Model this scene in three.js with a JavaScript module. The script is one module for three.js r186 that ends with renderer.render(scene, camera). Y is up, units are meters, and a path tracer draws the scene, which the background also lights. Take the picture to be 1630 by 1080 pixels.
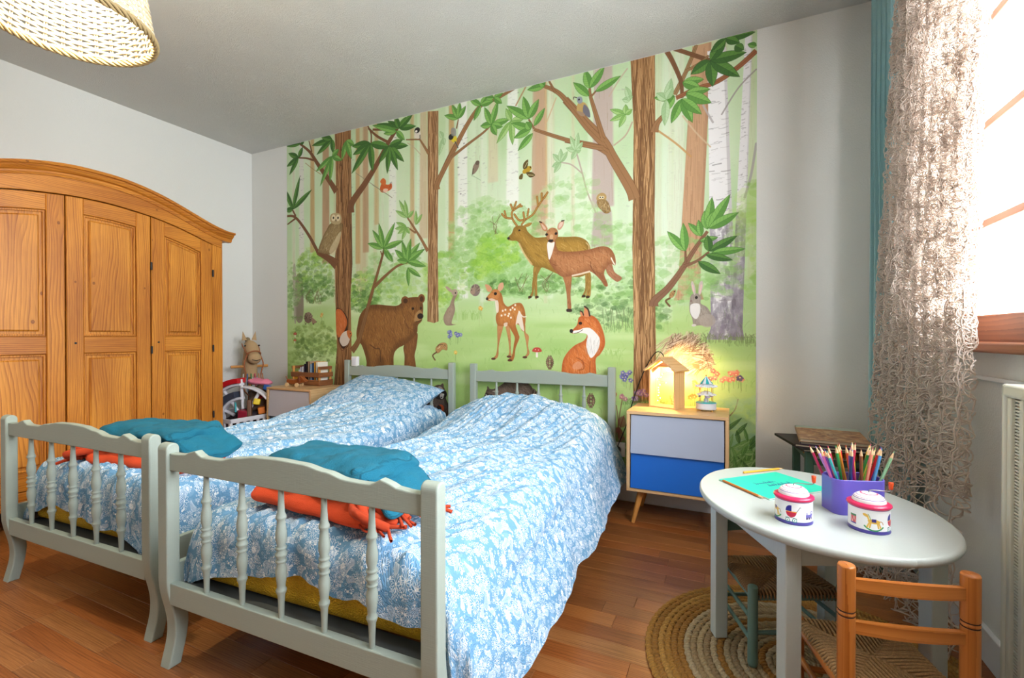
import * as THREE from 'three';
import { RoundedBoxGeometry } from 'three/addons/geometries/RoundedBoxGeometry.js';
import { mergeGeometries, mergeVertices } from 'three/addons/utils/BufferGeometryUtils.js';
import { RectAreaLightUniformsLib } from 'three/addons/lights/RectAreaLightUniformsLib.js';
import { createNoise2D, createNoise3D } from 'simplex-noise';

// ================================================================ camera, daylight, exposure
const scene = new THREE.Scene();
const camera = new THREE.PerspectiveCamera(71.87, 1630 / 1080, 0.02, 60);
camera.position.set(0, 0.944, 0);
camera.rotation.set(THREE.MathUtils.degToRad(-0.4), THREE.MathUtils.degToRad(25.2), 0, 'YXZ');
const renderer = new THREE.WebGLRenderer({ antialias: true });
renderer.toneMapping = THREE.LinearToneMapping;
renderer.toneMappingExposure = 1.04;
renderer.shadowMap.enabled = true;
scene.background = new THREE.Color().setRGB(2.6, 2.75, 2.95);      // overcast sky
RectAreaLightUniformsLib.init();
const WIN = { z0: -2.0, z1: -0.05, y0: 0.9, y1: 2.25 };              // the window opening in the right wall
const daylight = new THREE.RectAreaLight(new THREE.Color(0.94, 0.985, 1.04), 20, WIN.z1 - WIN.z0 + 0.1, WIN.y1 - WIN.y0 + 0.1);
daylight.position.set(1.02, (WIN.y0 + WIN.y1) / 2 + 0.03, (WIN.z0 + WIN.z1) / 2);
daylight.rotation.y = Math.PI / 2;                                   // faces -x, into the room
scene.add(daylight);

// ================================================================ helpers
const rng = (s) => () => { s |= 0; s = s + 0x6D2B79F5 | 0; let t = Math.imul(s ^ s >>> 15, 1 | s); t = t + Math.imul(t ^ t >>> 7, 61 | t) ^ t; return ((t ^ t >>> 14) >>> 0) / 4294967296; };
const R0 = rng(12), rnd = (a = 0, b = 1) => a + (b - a) * R0();
const N2 = createNoise2D(rng(5)), N3 = createNoise3D(rng(9));
const V = (x, y, z) => new THREE.Vector3(x, y, z), PI = Math.PI, deg = (d) => d * PI / 180;
const clamp = (x, a = 0, b = 1) => Math.min(b, Math.max(a, x)), lerp = (a, b, t) => a + (b - a) * t, sstep = (a, b, x) => { const t = clamp((x - a) / (b - a)); return t * t * (3 - 2 * t); };
const taken = {};
const numbered = (n) => { taken[n] = (taken[n] ?? -1) + 1; return taken[n] ? `${n}_${String(taken[n]).padStart(3, '0')}` : n; };
function thing(name, label, category, [x, y, z] = [0, 0, 0], turn = 0, group) {
  const o = new THREE.Group(); o.name = numbered(name); scene.add(o); o.position.set(x, y, z); o.rotation.y = turn; o.userData = { label, category }; if (group) o.userData.group = group; return o;
}
const strip = (g) => { g = g.index ? g.toNonIndexed() : g; for (const k of Object.keys(g.attributes)) if (!['position', 'normal', 'uv'].includes(k)) g.deleteAttribute(k); if (!g.attributes.uv) g.setAttribute('uv', new THREE.BufferAttribute(new Float32Array(g.attributes.position.count * 2), 2)); return g; };
const merge = (gs) => gs.length === 1 ? gs[0] : mergeGeometries(gs.map(strip));
function obj(name, geo, mat, parent = scene, label) {
  const m = new THREE.Mesh(Array.isArray(geo) ? merge(geo) : geo, mat); m.castShadow = m.receiveShadow = true; m.name = parent === scene ? numbered(name) : name; parent.add(m); if (label) m.userData.label = label; return m;
}
function solo(name, geo, mat, label, category, group) { const m = obj(name, geo, mat); m.userData = { label, category }; if (group) m.userData.group = group; return m; }
function struct(name, geo, mat, parent = scene) { const m = obj(name, geo, mat, parent); if (parent === scene) m.userData.kind = 'structure'; return m; }
function sub(name, parent, label) { const g = new THREE.Group(); g.name = name; parent.add(g); if (label) g.userData.label = label; return g; }
const at = (g, x = 0, y = 0, z = 0) => g.translate(x, y, z);
const box = (w, h, d, x = 0, y = 0, z = 0, r = 0) => (r ? new RoundedBoxGeometry(w, h, d, 2, Math.min(r, w / 2.01, h / 2.01, d / 2.01)) : new THREE.BoxGeometry(w, h, d)).translate(x, y, z);
const cyl = (r0, r1, h, n = 20, x = 0, y = 0, z = 0) => new THREE.CylinderGeometry(r0, r1, h, n).translate(x, y, z);
const ball = (r, x = 0, y = 0, z = 0, n = 18) => new THREE.SphereGeometry(r, n, Math.round(n * .7)).translate(x, y, z);
const lathe = (pts, n = 24) => new THREE.LatheGeometry(pts.map(([r, y]) => new THREE.Vector2(r, y)), n);
function tube(pts, r, seg = 24, rad = 8, closed = false) { return new THREE.TubeGeometry(new THREE.CatmullRomCurve3(pts.map((p) => Array.isArray(p) ? V(...p) : p), closed), seg, r, rad, closed); }
function rod(a, b, r0, r1 = r0, n = 14) { const A = V(...a), B = V(...b), d = B.clone().sub(A), g = new THREE.CylinderGeometry(r1, r0, d.length(), n); g.applyQuaternion(new THREE.Quaternion().setFromUnitVectors(V(0, 1, 0), d.clone().normalize())); return g.translate((A.x + B.x) / 2, (A.y + B.y) / 2, (A.z + B.z) / 2); }
function extrude(pts, depth, bevel = 0, bs = 1) { const s = pts instanceof THREE.Shape ? pts : new THREE.Shape(pts.map(([x, y]) => new THREE.Vector2(x, y))); return new THREE.ExtrudeGeometry(s, { depth: depth - 2 * bevel, bevelEnabled: bevel > 0, bevelThickness: bevel, bevelSize: bevel, bevelOffset: -bevel, bevelSegments: bs, curveSegments: 16 }).translate(0, 0, bevel); }
// uv in metres; the texture's v axis follows the given axis (wood grain)
function uvm(g, axis = 'y', k = 1, du = 0, dv = 0) {
  if (g.index) g = g.toNonIndexed(); if (!g.attributes.normal) g.computeVertexNormals();
  const p = g.attributes.position, n = g.attributes.normal, uv = new Float32Array(p.count * 2), ax = 'xyz'.indexOf(axis);
  for (let i = 0; i < p.count; i++) { const P = [p.getX(i), p.getY(i), p.getZ(i)], Nn = [Math.abs(n.getX(i)), Math.abs(n.getY(i)), Math.abs(n.getZ(i))]; const o = [0, 1, 2].filter((a) => a !== ax); const end = Nn[ax] > .8; let u, v; if (end) { u = P[o[0]]; v = P[o[1]] * .3; } else { u = Nn[o[0]] > Nn[o[1]] ? P[o[1]] + .2 : P[o[0]]; v = P[ax]; } uv[2 * i] = u * k + du; uv[2 * i + 1] = v * k + dv; }
  g.setAttribute('uv', new THREE.BufferAttribute(uv, 2)); return g;
}
function grain(g, axis) {                                             // wood: each piece takes its own stretch of the texture, not across its mirror line
  g.computeBoundingBox(); const b = g.boundingBox.min.clone(), s = g.boundingBox.max.clone().sub(b), ax = 'xyz'.indexOf(axis), l = [s.x, s.y, s.z][ax], w = Math.max(...[s.x, s.y, s.z].filter((_, i) => i !== ax));
  g.translate(-b.x, -b.y, -b.z); const q = uvm(g, axis, 1, rnd(0, Math.max(0, .56 - w)), rnd(0, Math.max(0, 1.5 - l))); q.translate(b.x, b.y, b.z); return q;
}
function surface(nu, nv, f, flip) {                                     // parametric sheet; uv from f when it gives five numbers
  const P = [], U = [], I = [];
  for (let j = 0; j <= nv; j++) for (let i = 0; i <= nu; i++) { const q = f(i / nu, j / nv); P.push(q[0], q[1], q[2]); U.push(q[3] ?? i / nu, q[4] ?? j / nv); }
  for (let j = 0; j < nv; j++) for (let i = 0; i < nu; i++) { const a = j * (nu + 1) + i, b = a + 1, c = a + nu + 1, d = c + 1; flip ? I.push(a, c, b, b, c, d) : I.push(a, b, c, b, d, c); }
  const g = new THREE.BufferGeometry(); g.setAttribute('position', new THREE.Float32BufferAttribute(P, 3)); g.setAttribute('uv', new THREE.Float32BufferAttribute(U, 2)); g.setIndex(I); g.computeVertexNormals(); return g;
}
const col = (h) => new THREE.Color(h);
const mat = (c, rough = .6, o = {}) => new THREE.MeshStandardMaterial({ color: c, roughness: rough, ...o });
function dataTex(w, h, f, srgb = true, rep = THREE.RepeatWrapping) {
  const d = new Uint8Array(w * h * 4); for (let j = 0; j < h; j++) for (let i = 0; i < w; i++) { const q = f(i, j), o = (j * w + i) * 4; d[o] = clamp(q[0], 0, 255); d[o + 1] = clamp(q[1], 0, 255); d[o + 2] = clamp(q[2], 0, 255); d[o + 3] = 255; }
  const t = new THREE.DataTexture(d, w, h); t.magFilter = THREE.LinearFilter; t.minFilter = THREE.LinearMipmapLinearFilter; t.generateMipmaps = true; t.wrapS = t.wrapT = rep; if (srgb) t.colorSpace = THREE.SRGBColorSpace; t.needsUpdate = true; return t;
}
function canvasTex(cv, rep = THREE.ClampToEdgeWrapping, srgb = true) { const t = new THREE.CanvasTexture(cv); t.wrapS = t.wrapT = rep; t.magFilter = THREE.LinearFilter; if (srgb) t.colorSpace = THREE.SRGBColorSpace; t.anisotropy = 8; return t; }
const canvas = (w, h) => { const c = document.createElement('canvas'); c.width = w; c.height = h; return c; };
const MR = THREE.MirroredRepeatWrapping;
// wood: rings seen along the board (v), knots that push the rings aside; metres per side sx, sy
function wood({ w = 1024, h = 1024, sx = .6, sy = 1.6, pale, dark, ring = .012, warp = .03, fy = .8, knots = [], pore = .12, seed = 1, tone = .15 }) {
  const n = createNoise2D(rng(seed)), A = col(pale).convertLinearToSRGB(), B = col(dark).convertLinearToSRGB(), a = [A.r, A.g, A.b].map((v) => v * 255), b = [B.r, B.g, B.b].map((v) => v * 255);
  const t = dataTex(w, h, (i, j) => {
    const x = i / w * sx, y = j / h * sy; let v = x + warp * n(x * 2.2, y * fy) + warp * .25 * n(x * 9 + 7, y * 2.4), core = 0;
    for (const [kx, ky, r] of knots) { const dx = x - kx, dy = y - ky, e = Math.exp(-(dx * dx / (r * r * 9) + dy * dy / (r * r * 60))); v -= dx * e * .85; const q = Math.hypot(dx, dy * .75) / r; core = Math.max(core, sstep(1.05, .75, q) * (.75 + .25 * Math.sin(q * 14))); core = Math.max(core, .35 * Math.exp(-q * q * .35)); }
    const s = v / ring, f = s - Math.floor(s); let m = Math.pow(f, 2.2) * .8 * (.55 + .45 * n(Math.floor(s) * 7.3, y * .4)) + pore * .5 * n(x * 420, y * 9) + pore * .4 * n(x * 160, y * 3) + tone * n(x * 5 + 40, y * 1.3);
    m = clamp(m + .22, 0, 1); m = Math.max(m, core); const k2 = core > .6 ? (core - .6) * .9 : 0;
    return [0, 1, 2].map((q) => (a[q] + (b[q] - a[q]) * m) * (1 - k2));
  }, true, MR);
  t.repeat.set(1 / sx, 1 / sy); return t;
}
const noiseBump = (w, f, o = 4, seed = 3) => { const n = createNoise3D(rng(seed)); return dataTex(w, w, (i, j) => { let s = 0, a = .5, q = f; const u = i / w * 2 * PI, v = j / w * 2 * PI; for (let k = 0; k < o; k++) { s += a * n(Math.cos(u) * q + Math.cos(v) * q * .61, Math.sin(u) * q + 9, Math.sin(v) * q + Math.cos(v) * q * .3); q *= 2; a *= .5; } s = 128 + 120 * s; return [s, s, s]; }, false); };

// ================================================================ shared materials
const plasterBump = noiseBump(512, 14, 4, 3); plasterBump.repeat.set(1.6, 1.6);
const roughBump = noiseBump(512, 30, 3, 8); roughBump.repeat.set(2.2, 2.2);
const M = {};
M.wall = mat(new THREE.Color().setRGB(.77, .77, .73), .9, { bumpMap: plasterBump, bumpScale: .0012 });
M.ceiling = mat(new THREE.Color().setRGB(.77, .77, .73), .95, { bumpMap: roughBump, bumpScale: .012 });
M.trim = mat('#e6e6e4', .5);
const pineTex = wood({ pale: '#d68c30', dark: '#8f4a0e', ring: .0105, warp: .022, fy: .7, seed: 21, pore: .3, tone: .25, knots: [[.12, .3, .007], [.33, .85, .009], [.5, .5, .006], [.22, 1.05, .006], [.44, .12, .008], [.06, 1.35, .008], [.38, 1.3, .006]] });
const pineBump = null;
M.pine = mat('#ffffff', .42, { map: pineTex });
M.pinePanel = mat('#ffffff', .42, { map: wood({ pale: '#da9236', dark: '#924d10', ring: .015, warp: .05, fy: .75, seed: 33, pore: .3, tone: .25, knots: [[.15, .4, .008], [.42, .95, .009], [.3, 1.4, .006]] }) });
M.gap = mat('#2a1608', .9);
M.beech = mat('#ffffff', .45, { map: wood({ pale: '#e2bd8e', dark: '#bf8f5a', ring: .02, warp: .02, seed: 44, pore: .2, tone: .12 }) });
M.legWood = mat('#ffffff', .4, { map: wood({ w: 256, pale: '#dfa257', dark: '#b97430', ring: .012, warp: .01, seed: 46 }) });
const sageBump = dataTex(256, 256, (i, j) => { const s = 128 + 50 * N2(i / 60, j / 3) + 40 * N2(i / 3, j / 70); return [s, s, s]; }, false); sageBump.repeat.set(4, 4);
M.sage = mat(new THREE.Color().setRGB(.34, .395, .345), .5, { bumpMap: sageBump, bumpScale: .0005 });
M.dark = mat('#1b1b1d', .6); M.black = mat('#101012', .5); M.white = mat('#ececea', .5);
M.metal = mat('#9a9a9a', .3, { metalness: 1 });
// ================================================================ the room
const XL = -3.744, XR = .675, ZB = -2.70, ZF = 1.7, CH = 2.506, T = .16;
{
  const W = XR - XL, D = ZF - ZB, cx = (XL + XR) / 2, cz = (ZB + ZF) / 2;
  struct('wall_back', uvm(box(W + 2 * T, CH + .3, T, cx, CH / 2, ZB - T / 2), 'y'), M.wall);
  struct('wall_left', uvm(box(T, CH + .3, D, XL - T / 2, CH / 2, cz), 'y'), M.wall);
  struct('wall_front', uvm(box(W + 2 * T, CH + .3, T, cx, CH / 2, ZF + T / 2), 'y'), M.wall);
  struct('ceiling', uvm(box(W + 2 * T, T, D + 2 * T, cx, CH + T / 2, cz), 'x'), M.ceiling);
  // right wall with the window opening
  const tw = .26, rx = XR + tw / 2, wz = WIN.z1 - WIN.z0;
  struct('wall_right', [box(tw, CH + .3, WIN.z0 - ZB, rx, CH / 2, (WIN.z0 + ZB) / 2), box(tw, CH + .3, ZF - WIN.z1, rx, CH / 2, (ZF + WIN.z1) / 2), box(tw, WIN.y0 + .15, wz, rx, WIN.y0 / 2 - .075, (WIN.z0 + WIN.z1) / 2), box(tw, CH + .15 - WIN.y1, wz, rx, (CH + .15 + WIN.y1) / 2, (WIN.z0 + WIN.z1) / 2)].map((g) => uvm(g, 'y')), M.wall);
  const bb = (name, g) => struct(name, g, M.trim);
  bb('baseboard_back', box(W, .1, .014, cx, .05, ZB + .007, .004)); bb('baseboard_left', box(.014, .1, D, XL + .007, .05, cz, .004)); bb('baseboard_right', box(.016, .1, D - .05, XR - .008, .05, cz, .004)); bb('baseboard_front', box(W, .1, .014, cx, .05, ZF - .007, .004));
}
// ---- window: stained wooden sash with three glazing bars, glass behind
{
  const wz = WIN.z1 - WIN.z0, zc = (WIN.z0 + WIN.z1) / 2, winWood = mat('#ffffff', .4, { map: wood({ w: 512, h: 512, pale: '#b4714a', dark: '#74402a', ring: .014, warp: .012, seed: 61 }) });
  const barWood = mat('#ad7d68', .5), x = XR + .01;
  const w1 = struct('window_1', [grain(box(.04, .11, wz, x, WIN.y0 + .05, zc, .006), 'z'), grain(box(.04, .08, wz, x, WIN.y1 - .04, zc, .006), 'z'), grain(box(.04, WIN.y1 - WIN.y0, .05, x, (WIN.y0 + WIN.y1) / 2, WIN.z0 + .025, .006), 'y'), grain(box(.04, WIN.y1 - WIN.y0, .05, x, (WIN.y0 + WIN.y1) / 2, WIN.z1 - .025, .006), 'y'), grain(box(.04, WIN.y1 - WIN.y0, .09, x, (WIN.y0 + WIN.y1) / 2, zc + .05, .006), 'y')], winWood);
  for (const y of [1.277, 1.567, 1.866]) obj('glazing_bar', grain(box(.024, .022, wz - .1, x, y, zc, .004), 'z'), barWood, w1);
  const glass = new THREE.MeshPhysicalMaterial({ color: '#ffffff', roughness: 0, transmission: 1, thickness: 0, ior: 1.5 });
  const ys = [WIN.y0 + .11, 1.277, 1.567, 1.866, WIN.y1 - .08];
  for (let i = 0; i < 4; i++) for (const [a, b] of [[WIN.z0 + .05, zc], [zc + .1, WIN.z1 - .05]]) obj('pane', box(.004, ys[i + 1] - ys[i] - .026, b - a, x + .008, (ys[i] + ys[i + 1]) / 2, (a + b) / 2), glass, w1);
  obj('window_sill', grain(box(.075, .03, wz + .06, XR - .012, WIN.y0 + .012, zc, .008), 'z'), winWood, w1);
  struct('trim_1', box(.012, .014, wz + .2, XR - .006, .82, zc, .004), M.trim);
}
// ---- floor of narrow boards
{
  const floorTex = wood({ w: 1024, h: 1024, sx: .5, sy: 1.6, pale: '#ae7645', dark: '#764420', ring: .007, warp: .012, fy: 1.4, seed: 77, pore: .5, tone: .25 });
  const woods = [['#ffffff', .36], ['#f2e6da', .4], ['#fff0dc', .33], ['#fbe0c6', .37], ['#e2d4c8', .42], ['#fff8f0', .38], ['#ecd2bc', .36]].map(([c, r]) => mat(c, r, { map: floorTex }));
  const W = XR - XL, D = ZF - ZB;
  const floor = struct('floor', box(W + .3, .12, D + .3, (XL + XR) / 2, -.076, (ZB + ZF) / 2), mat('#2c180c', .9));
  const plank = (x0, x1, z0, z1) => { const b = .0008, y = 0, e = -.016, P = [], q = (a, c, d, f) => P.push(...a, ...c, ...d, ...a, ...d, ...f), g = .0003; x0 += g; x1 -= g; z0 += g; z1 -= g; const t = [[x0 + b, y, z0 + b], [x0 + b, y, z1 - b], [x1 - b, y, z1 - b], [x1 - b, y, z0 + b]], m = [[x0, y - b, z0], [x0, y - b, z1], [x1, y - b, z1], [x1, y - b, z0]], l = m.map(([a, , c]) => [a, e, c]); q(...t); for (let i = 0; i < 4; i++) { const j = (i + 1) % 4; q(t[i], m[i], m[j], t[j]); q(m[i], l[i], l[j], m[j]); } const ge = new THREE.BufferGeometry(); ge.setAttribute('position', new THREE.Float32BufferAttribute(P, 3)); ge.computeVertexNormals(); return uvm(ge, 'x', 1, rnd(0, 5), rnd(0, 9)); };
  const rest = []; let n = 0, rows = Math.ceil(D / .0705), list = [];
  camera.updateMatrixWorld(); camera.updateProjectionMatrix();
  for (let r = 0; r < rows; r++) { const z0 = ZB + r * .0705, z1 = Math.min(ZF, z0 + .0705); let x = XL - rnd(0, .4); while (x < XR) { const l = rnd(.3, .62), a = Math.max(XL, x), b = Math.min(XR, x + l); x += l; if (b - a < .02) continue; const c = V((a + b) / 2, 0, (z0 + z1) / 2), p = c.clone().project(camera); const seen = p.z < 1 && Math.abs(p.x) < 1.12 && Math.abs(p.y) < 1.08 && !(c.x < -3.2 && c.z < -.9) && !(c.x > -2.45 && c.x < -.8 && c.z < -1.9); list.push([plank(a, b, z0, z1), woods[Math.floor(rnd(0, 6.99))], seen, c.distanceTo(camera.position)]); } }
  list.sort((p, q) => p[3] - q[3]);
  for (const [g, m, seen] of list) { if (seen && n < 300) { obj('plank', g, m, floor); n++; } else rest.push(g); }
  const st = obj('planks', rest, woods[0], floor); st.userData.kind = 'stuff';
  console.log('planks', n, rest.length);
}
// ---- forest wallpaper
{
  const paperBump = noiseBump(512, 22, 4, 13); paperBump.repeat.set(5, 3.6);
  solo('wallpaper', box(3.421, 2.403, .002, (-3.311 + .11) / 2, .1 + 2.403 / 2, ZB + .0012), mat('#ffffff', .78, { map: canvasTex(paintMural()), bumpMap: paperBump, bumpScale: .0007 }), 'forest mural wallpaper with deer, bear, fox and tall trees', 'wallpaper');
}
// ---------------------------------------------------------------- the printed forest wallpaper (coordinates in cm on the wall, from its top left corner)
function paintMural() {
  const W = 2048, H = 1438, k = W / 342.1, cv = document.createElement('canvas'); cv.width = W; cv.height = H;
  const c = cv.getContext('2d'); c.scale(k, k);
  const rnd = rng(71), rr = (a, b) => a + (b - a) * rnd(), pick = (a) => a[Math.floor(rnd() * a.length)];
  const sp = (p, closed) => {                                     // spline through flat list
    const n = p.length / 2, o = [], g = (i) => { i = closed ? (i + n) % n : Math.max(0, Math.min(n - 1, i)); return [p[2 * i], p[2 * i + 1]]; };
    for (let i = 0; i < (closed ? n : n - 1); i++) { const a = g(i - 1), b = g(i), d = g(i + 1), e = g(i + 2);
      for (let s = 0; s < 6; s++) { const t = s / 6, t2 = t * t, t3 = t2 * t; o.push([0, 1].map((q) => .5 * (2 * b[q] + (d[q] - a[q]) * t + (2 * a[q] - 5 * b[q] + 4 * d[q] - e[q]) * t2 + (3 * b[q] - a[q] - 3 * d[q] + e[q]) * t3))); } }
    if (!closed) o.push(g(n - 1));
    return o;
  };
  const path = (q, close) => { c.beginPath(); q.forEach(([x, y], i) => i ? c.lineTo(x, y) : c.moveTo(x, y)); if (close) c.closePath(); };
  const blob = (p, col, a = 1) => { c.globalAlpha = a; c.fillStyle = col; path(sp(p, true), true); c.fill(); c.globalAlpha = 1; };
  const line = (p, w, col, a = 1) => { c.globalAlpha = a; c.strokeStyle = col; c.lineWidth = w; c.lineCap = c.lineJoin = 'round'; path(sp(p, false)); c.stroke(); c.globalAlpha = 1; };
  const dot = (x, y, rx, ry, col, a = 1, rot = 0) => { c.globalAlpha = a; c.fillStyle = col; c.beginPath(); c.ellipse(x, y, rx, ry, rot, 0, 7); c.fill(); c.globalAlpha = 1; };
  const soft = (x, y, rx, ry, col, a) => { c.save(); c.translate(x, y); c.scale(rx, ry); const g = c.createRadialGradient(0, 0, 0, 0, 0, 1); g.addColorStop(0, col + 'ff'); g.addColorStop(.6, col + '99'); g.addColorStop(1, col + '00'); c.globalAlpha = a; c.fillStyle = g; c.fillRect(-1, -1, 2, 2); c.restore(); };
  const box = (q) => { let a = 1e9, b = 1e9, d = -1e9, e = -1e9; for (const [x, y] of q) { a = Math.min(a, x); b = Math.min(b, y); d = Math.max(d, x); e = Math.max(e, y); } return [a, b, d, e]; };
  function fur(p, base, cols, n, len, ang, spread = .5, w = .22) {  // a body filled and stroked with hairs
    const q = sp(p, true), [x0, y0, x1, y1] = box(q);
    c.fillStyle = base; path(q, true); c.fill(); c.save(); path(q, true); c.clip(); c.lineCap = 'round';
    for (let i = 0; i < n; i++) { const x = rr(x0, x1), y = rr(y0, y1), t = ang + rr(-spread, spread), l = len * rr(.5, 1.2);
      c.globalAlpha = rr(.2, .6); c.strokeStyle = pick(cols); c.lineWidth = w * rr(.6, 1.6); c.beginPath(); c.moveTo(x, y); c.quadraticCurveTo(x + Math.cos(t) * l * .5 + rr(-.2, .2), y + Math.sin(t) * l * .5, x + Math.cos(t) * l, y + Math.sin(t) * l); c.stroke(); }
    c.filter = 'blur(7px)'; c.strokeStyle = cols[2] || cols[0]; c.globalAlpha = .55; c.lineWidth = Math.min(x1 - x0, y1 - y0) * .13; path(q, true); c.stroke(); c.filter = 'none'; c.restore(); c.globalAlpha = .45; c.strokeStyle = cols[0]; c.lineWidth = .22; path(q, true); c.stroke(); c.globalAlpha = 1;
  }
  const LG = { d: ['#3f6b2c', '#5b8c3a', '#2c4d20'], m: ['#5f9440', '#83b659', '#41702c'], l: ['#86b35c', '#a9cc7e', '#5f8f42'], p: ['#a3c48e', '#b9d4a4', '#86ab72'] };
  function lf(x0, y0, x1, y1, w = 2.6, tone = 'd', a = 1) {
    const [c0, c1, c2] = LG[tone], dx = x1 - x0, dy = y1 - y0, l = Math.hypot(dx, dy);
    c.save(); c.translate(x0, y0); c.rotate(Math.atan2(dy, dx)); c.globalAlpha = a;
    const shape = (s) => { c.beginPath(); c.moveTo(0, 0); c.bezierCurveTo(l * .22, s * w * .98, l * .62, s * w * .92, l, 0); };
    shape(1); c.lineTo(0, 0); c.fillStyle = c0; c.fill(); shape(-1); c.lineTo(0, 0); c.fillStyle = c1; c.fill();
    c.strokeStyle = c2; c.lineWidth = .22; c.globalAlpha = a * .8; c.beginPath(); c.moveTo(0, 0); c.lineTo(l * .96, 0); c.stroke(); shape(1); c.stroke(); shape(-1); c.stroke();
    c.lineWidth = .13; c.globalAlpha = a * .5; for (let i = 1; i < 7; i++) for (const s of [-1, 1]) { c.beginPath(); c.moveTo(l * i / 8, 0); c.lineTo(l * (i / 8 + .1), s * w * .75 * Math.sin(Math.PI * Math.min(1, i / 8 + .1))); c.stroke(); }
    c.restore();
  }
  function br(p, w0, w1, col = '#7c5433', dark = '#573619', a = 1) {
    const q = sp(p, false), n = q.length, L = [], R = [];
    q.forEach(([x, y], i) => { const [ax, ay] = q[Math.max(0, i - 1)], [bx, by] = q[Math.min(n - 1, i + 1)], h = Math.hypot(bx - ax, by - ay) || 1, w = (w0 + (w1 - w0) * i / (n - 1)) / 2; L.push([x - (by - ay) / h * w, y + (bx - ax) / h * w]); R.unshift([x + (by - ay) / h * w, y - (bx - ax) / h * w]); });
    c.globalAlpha = a; c.fillStyle = col; path([...L, ...R], true); c.fill(); c.strokeStyle = dark; c.lineWidth = .25; c.globalAlpha = a * .6; path(L); c.stroke(); path(R); c.stroke(); c.globalAlpha = a * .35; path(q); c.stroke(); c.globalAlpha = 1;
  }
  function trunk(p, base, dark, light, n) {                        // a near trunk with long wavy bark lines
    const q = []; for (let i = 0; i < p.length; i += 2) q.push([p[i], p[i + 1]]);
    const [x0, y0, x1, y1] = box(q); c.fillStyle = base; path(q, true); c.fill(); c.save(); path(q, true); c.clip();
    for (let i = 0; i < n; i++) { let x = rr(x0, x1), y = y0 - 10 + rr(0, y1 - y0), l = rr(20, 75), ph = rr(0, 6); c.strokeStyle = rnd() < .6 ? dark : light; c.globalAlpha = rr(.3, .85); c.lineWidth = rr(.18, .62); c.beginPath(); for (let s = 0; s <= 1; s += .05) c.lineTo(x + Math.sin(ph + s * 7) * .75, y + s * l); c.stroke(); }
    c.globalAlpha = .35; c.fillStyle = dark; c.fillRect(x0, y0, 1.6, y1 - y0); c.fillRect(x1 - 1.2, y0, 1.2, y1 - y0);
    c.restore(); c.globalAlpha = 1;
  }
  function far(x, y0, y1, w, col, a, birch) {                      // a pale trunk far off
    c.filter = 'blur(2.5px)'; c.globalAlpha = a; c.fillStyle = col; c.beginPath(); c.moveTo(x - w * .45, y0); c.lineTo(x + w * .45, y0); c.lineTo(x + w * .55, y1); c.lineTo(x - w * .6, y1); c.fill(); c.filter = 'none';
    for (let i = 0; i < (y1 - y0) * (birch ? .5 : .25); i++) { const y = rr(y0, y1), xx = x + rr(-.5, .5) * w; c.strokeStyle = birch ? '#7d7a76' : '#8a6a48'; c.globalAlpha = a * rr(.15, birch ? .7 : .35); c.lineWidth = rr(.15, .35); c.beginPath(); if (birch) { const l = rr(.1, .45) * w; c.moveTo(xx - l / 2, y); c.lineTo(xx + l / 2, y + rr(-.6, .6)); if (rnd() < .2) c.lineWidth = .9; } else { c.moveTo(xx, y); c.lineTo(xx + rr(-.3, .3), y + rr(4, 16)); } c.stroke(); }
    c.globalAlpha = 1;
  }
  function bush(x, y, rx, ry, cols, n, a = .5, s = 2.4) {
    for (let i = 0; i < n; i++) { const t = rr(0, 6.3), r = Math.sqrt(rnd()), X = x + Math.cos(t) * r * rx, Y = y + Math.sin(t) * r * ry, z = s * rr(.5, 1.5); c.globalAlpha = a * rr(.3, 1); c.fillStyle = pick(cols); c.beginPath(); for (let j = 0; j < 7; j++) { const u = j / 7 * 6.283, v = z * rr(.6, 1.15); c.lineTo(X + Math.cos(u) * v * 1.25, Y + Math.sin(u) * v * .8); } c.fill(); }
    for (let i = 0; i < n * .5; i++) { const t = rr(0, 6.3), r = Math.sqrt(rnd()), X = x + Math.cos(t) * r * rx, Y = y + Math.sin(t) * r * ry; c.globalAlpha = a * rr(.4, 1); c.fillStyle = rnd() < .5 ? cols[cols.length - 1] : cols[0]; c.beginPath(); c.ellipse(X, Y, s * rr(.2, .55), s * rr(.12, .3), rr(0, 3), 0, 7); c.fill(); }
    c.globalAlpha = 1;
  }
  // ---- washes
  let g = c.createLinearGradient(0, 0, 0, 240); [[0, '#bdd6a6'], [.3, '#cbe0b6'], [.52, '#c6dfa9'], [.62, '#b8d68a'], [.8, '#abcc78'], [1, '#93b765']].forEach(([t, s]) => g.addColorStop(t, s)); c.fillStyle = g; c.fillRect(0, 0, 343, 241);
  for (let i = 0; i < 260; i++) soft(rr(0, 342), rr(0, 135), rr(6, 26), rr(10, 45), pick(['#d8e8c8', '#b3d29c', '#a3c888', '#e4eed6', '#c2d9b0']), rr(.12, .35));
  for (let i = 0; i < 200; i++) soft(rr(0, 342), rr(130, 240), rr(8, 34), rr(2, 8), pick(['#d8edb0', '#a8cc76', '#c9e49c', '#9cc36a', '#e0efc0']), rr(.2, .5));
  soft(230, 90, 60, 60, '#e2ecd6', .45); soft(292, 85, 26, 50, '#eaf1e2', .5); soft(120, 75, 40, 50, '#e6f0d8', .4);
  // ---- far trunks
  for (let i = 0; i < 46; i++) far(rr(2, 340), -2, rr(110, 150), rr(2, 6), pick(['#e8eedc', '#c9b48c', '#d9c9a4', '#bcd3ab', '#cfe0bd', '#e9efe2']), rr(.2, .45), rnd() < .3);
  const TAN = '#c39a62', BRN = '#b08663';
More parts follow.
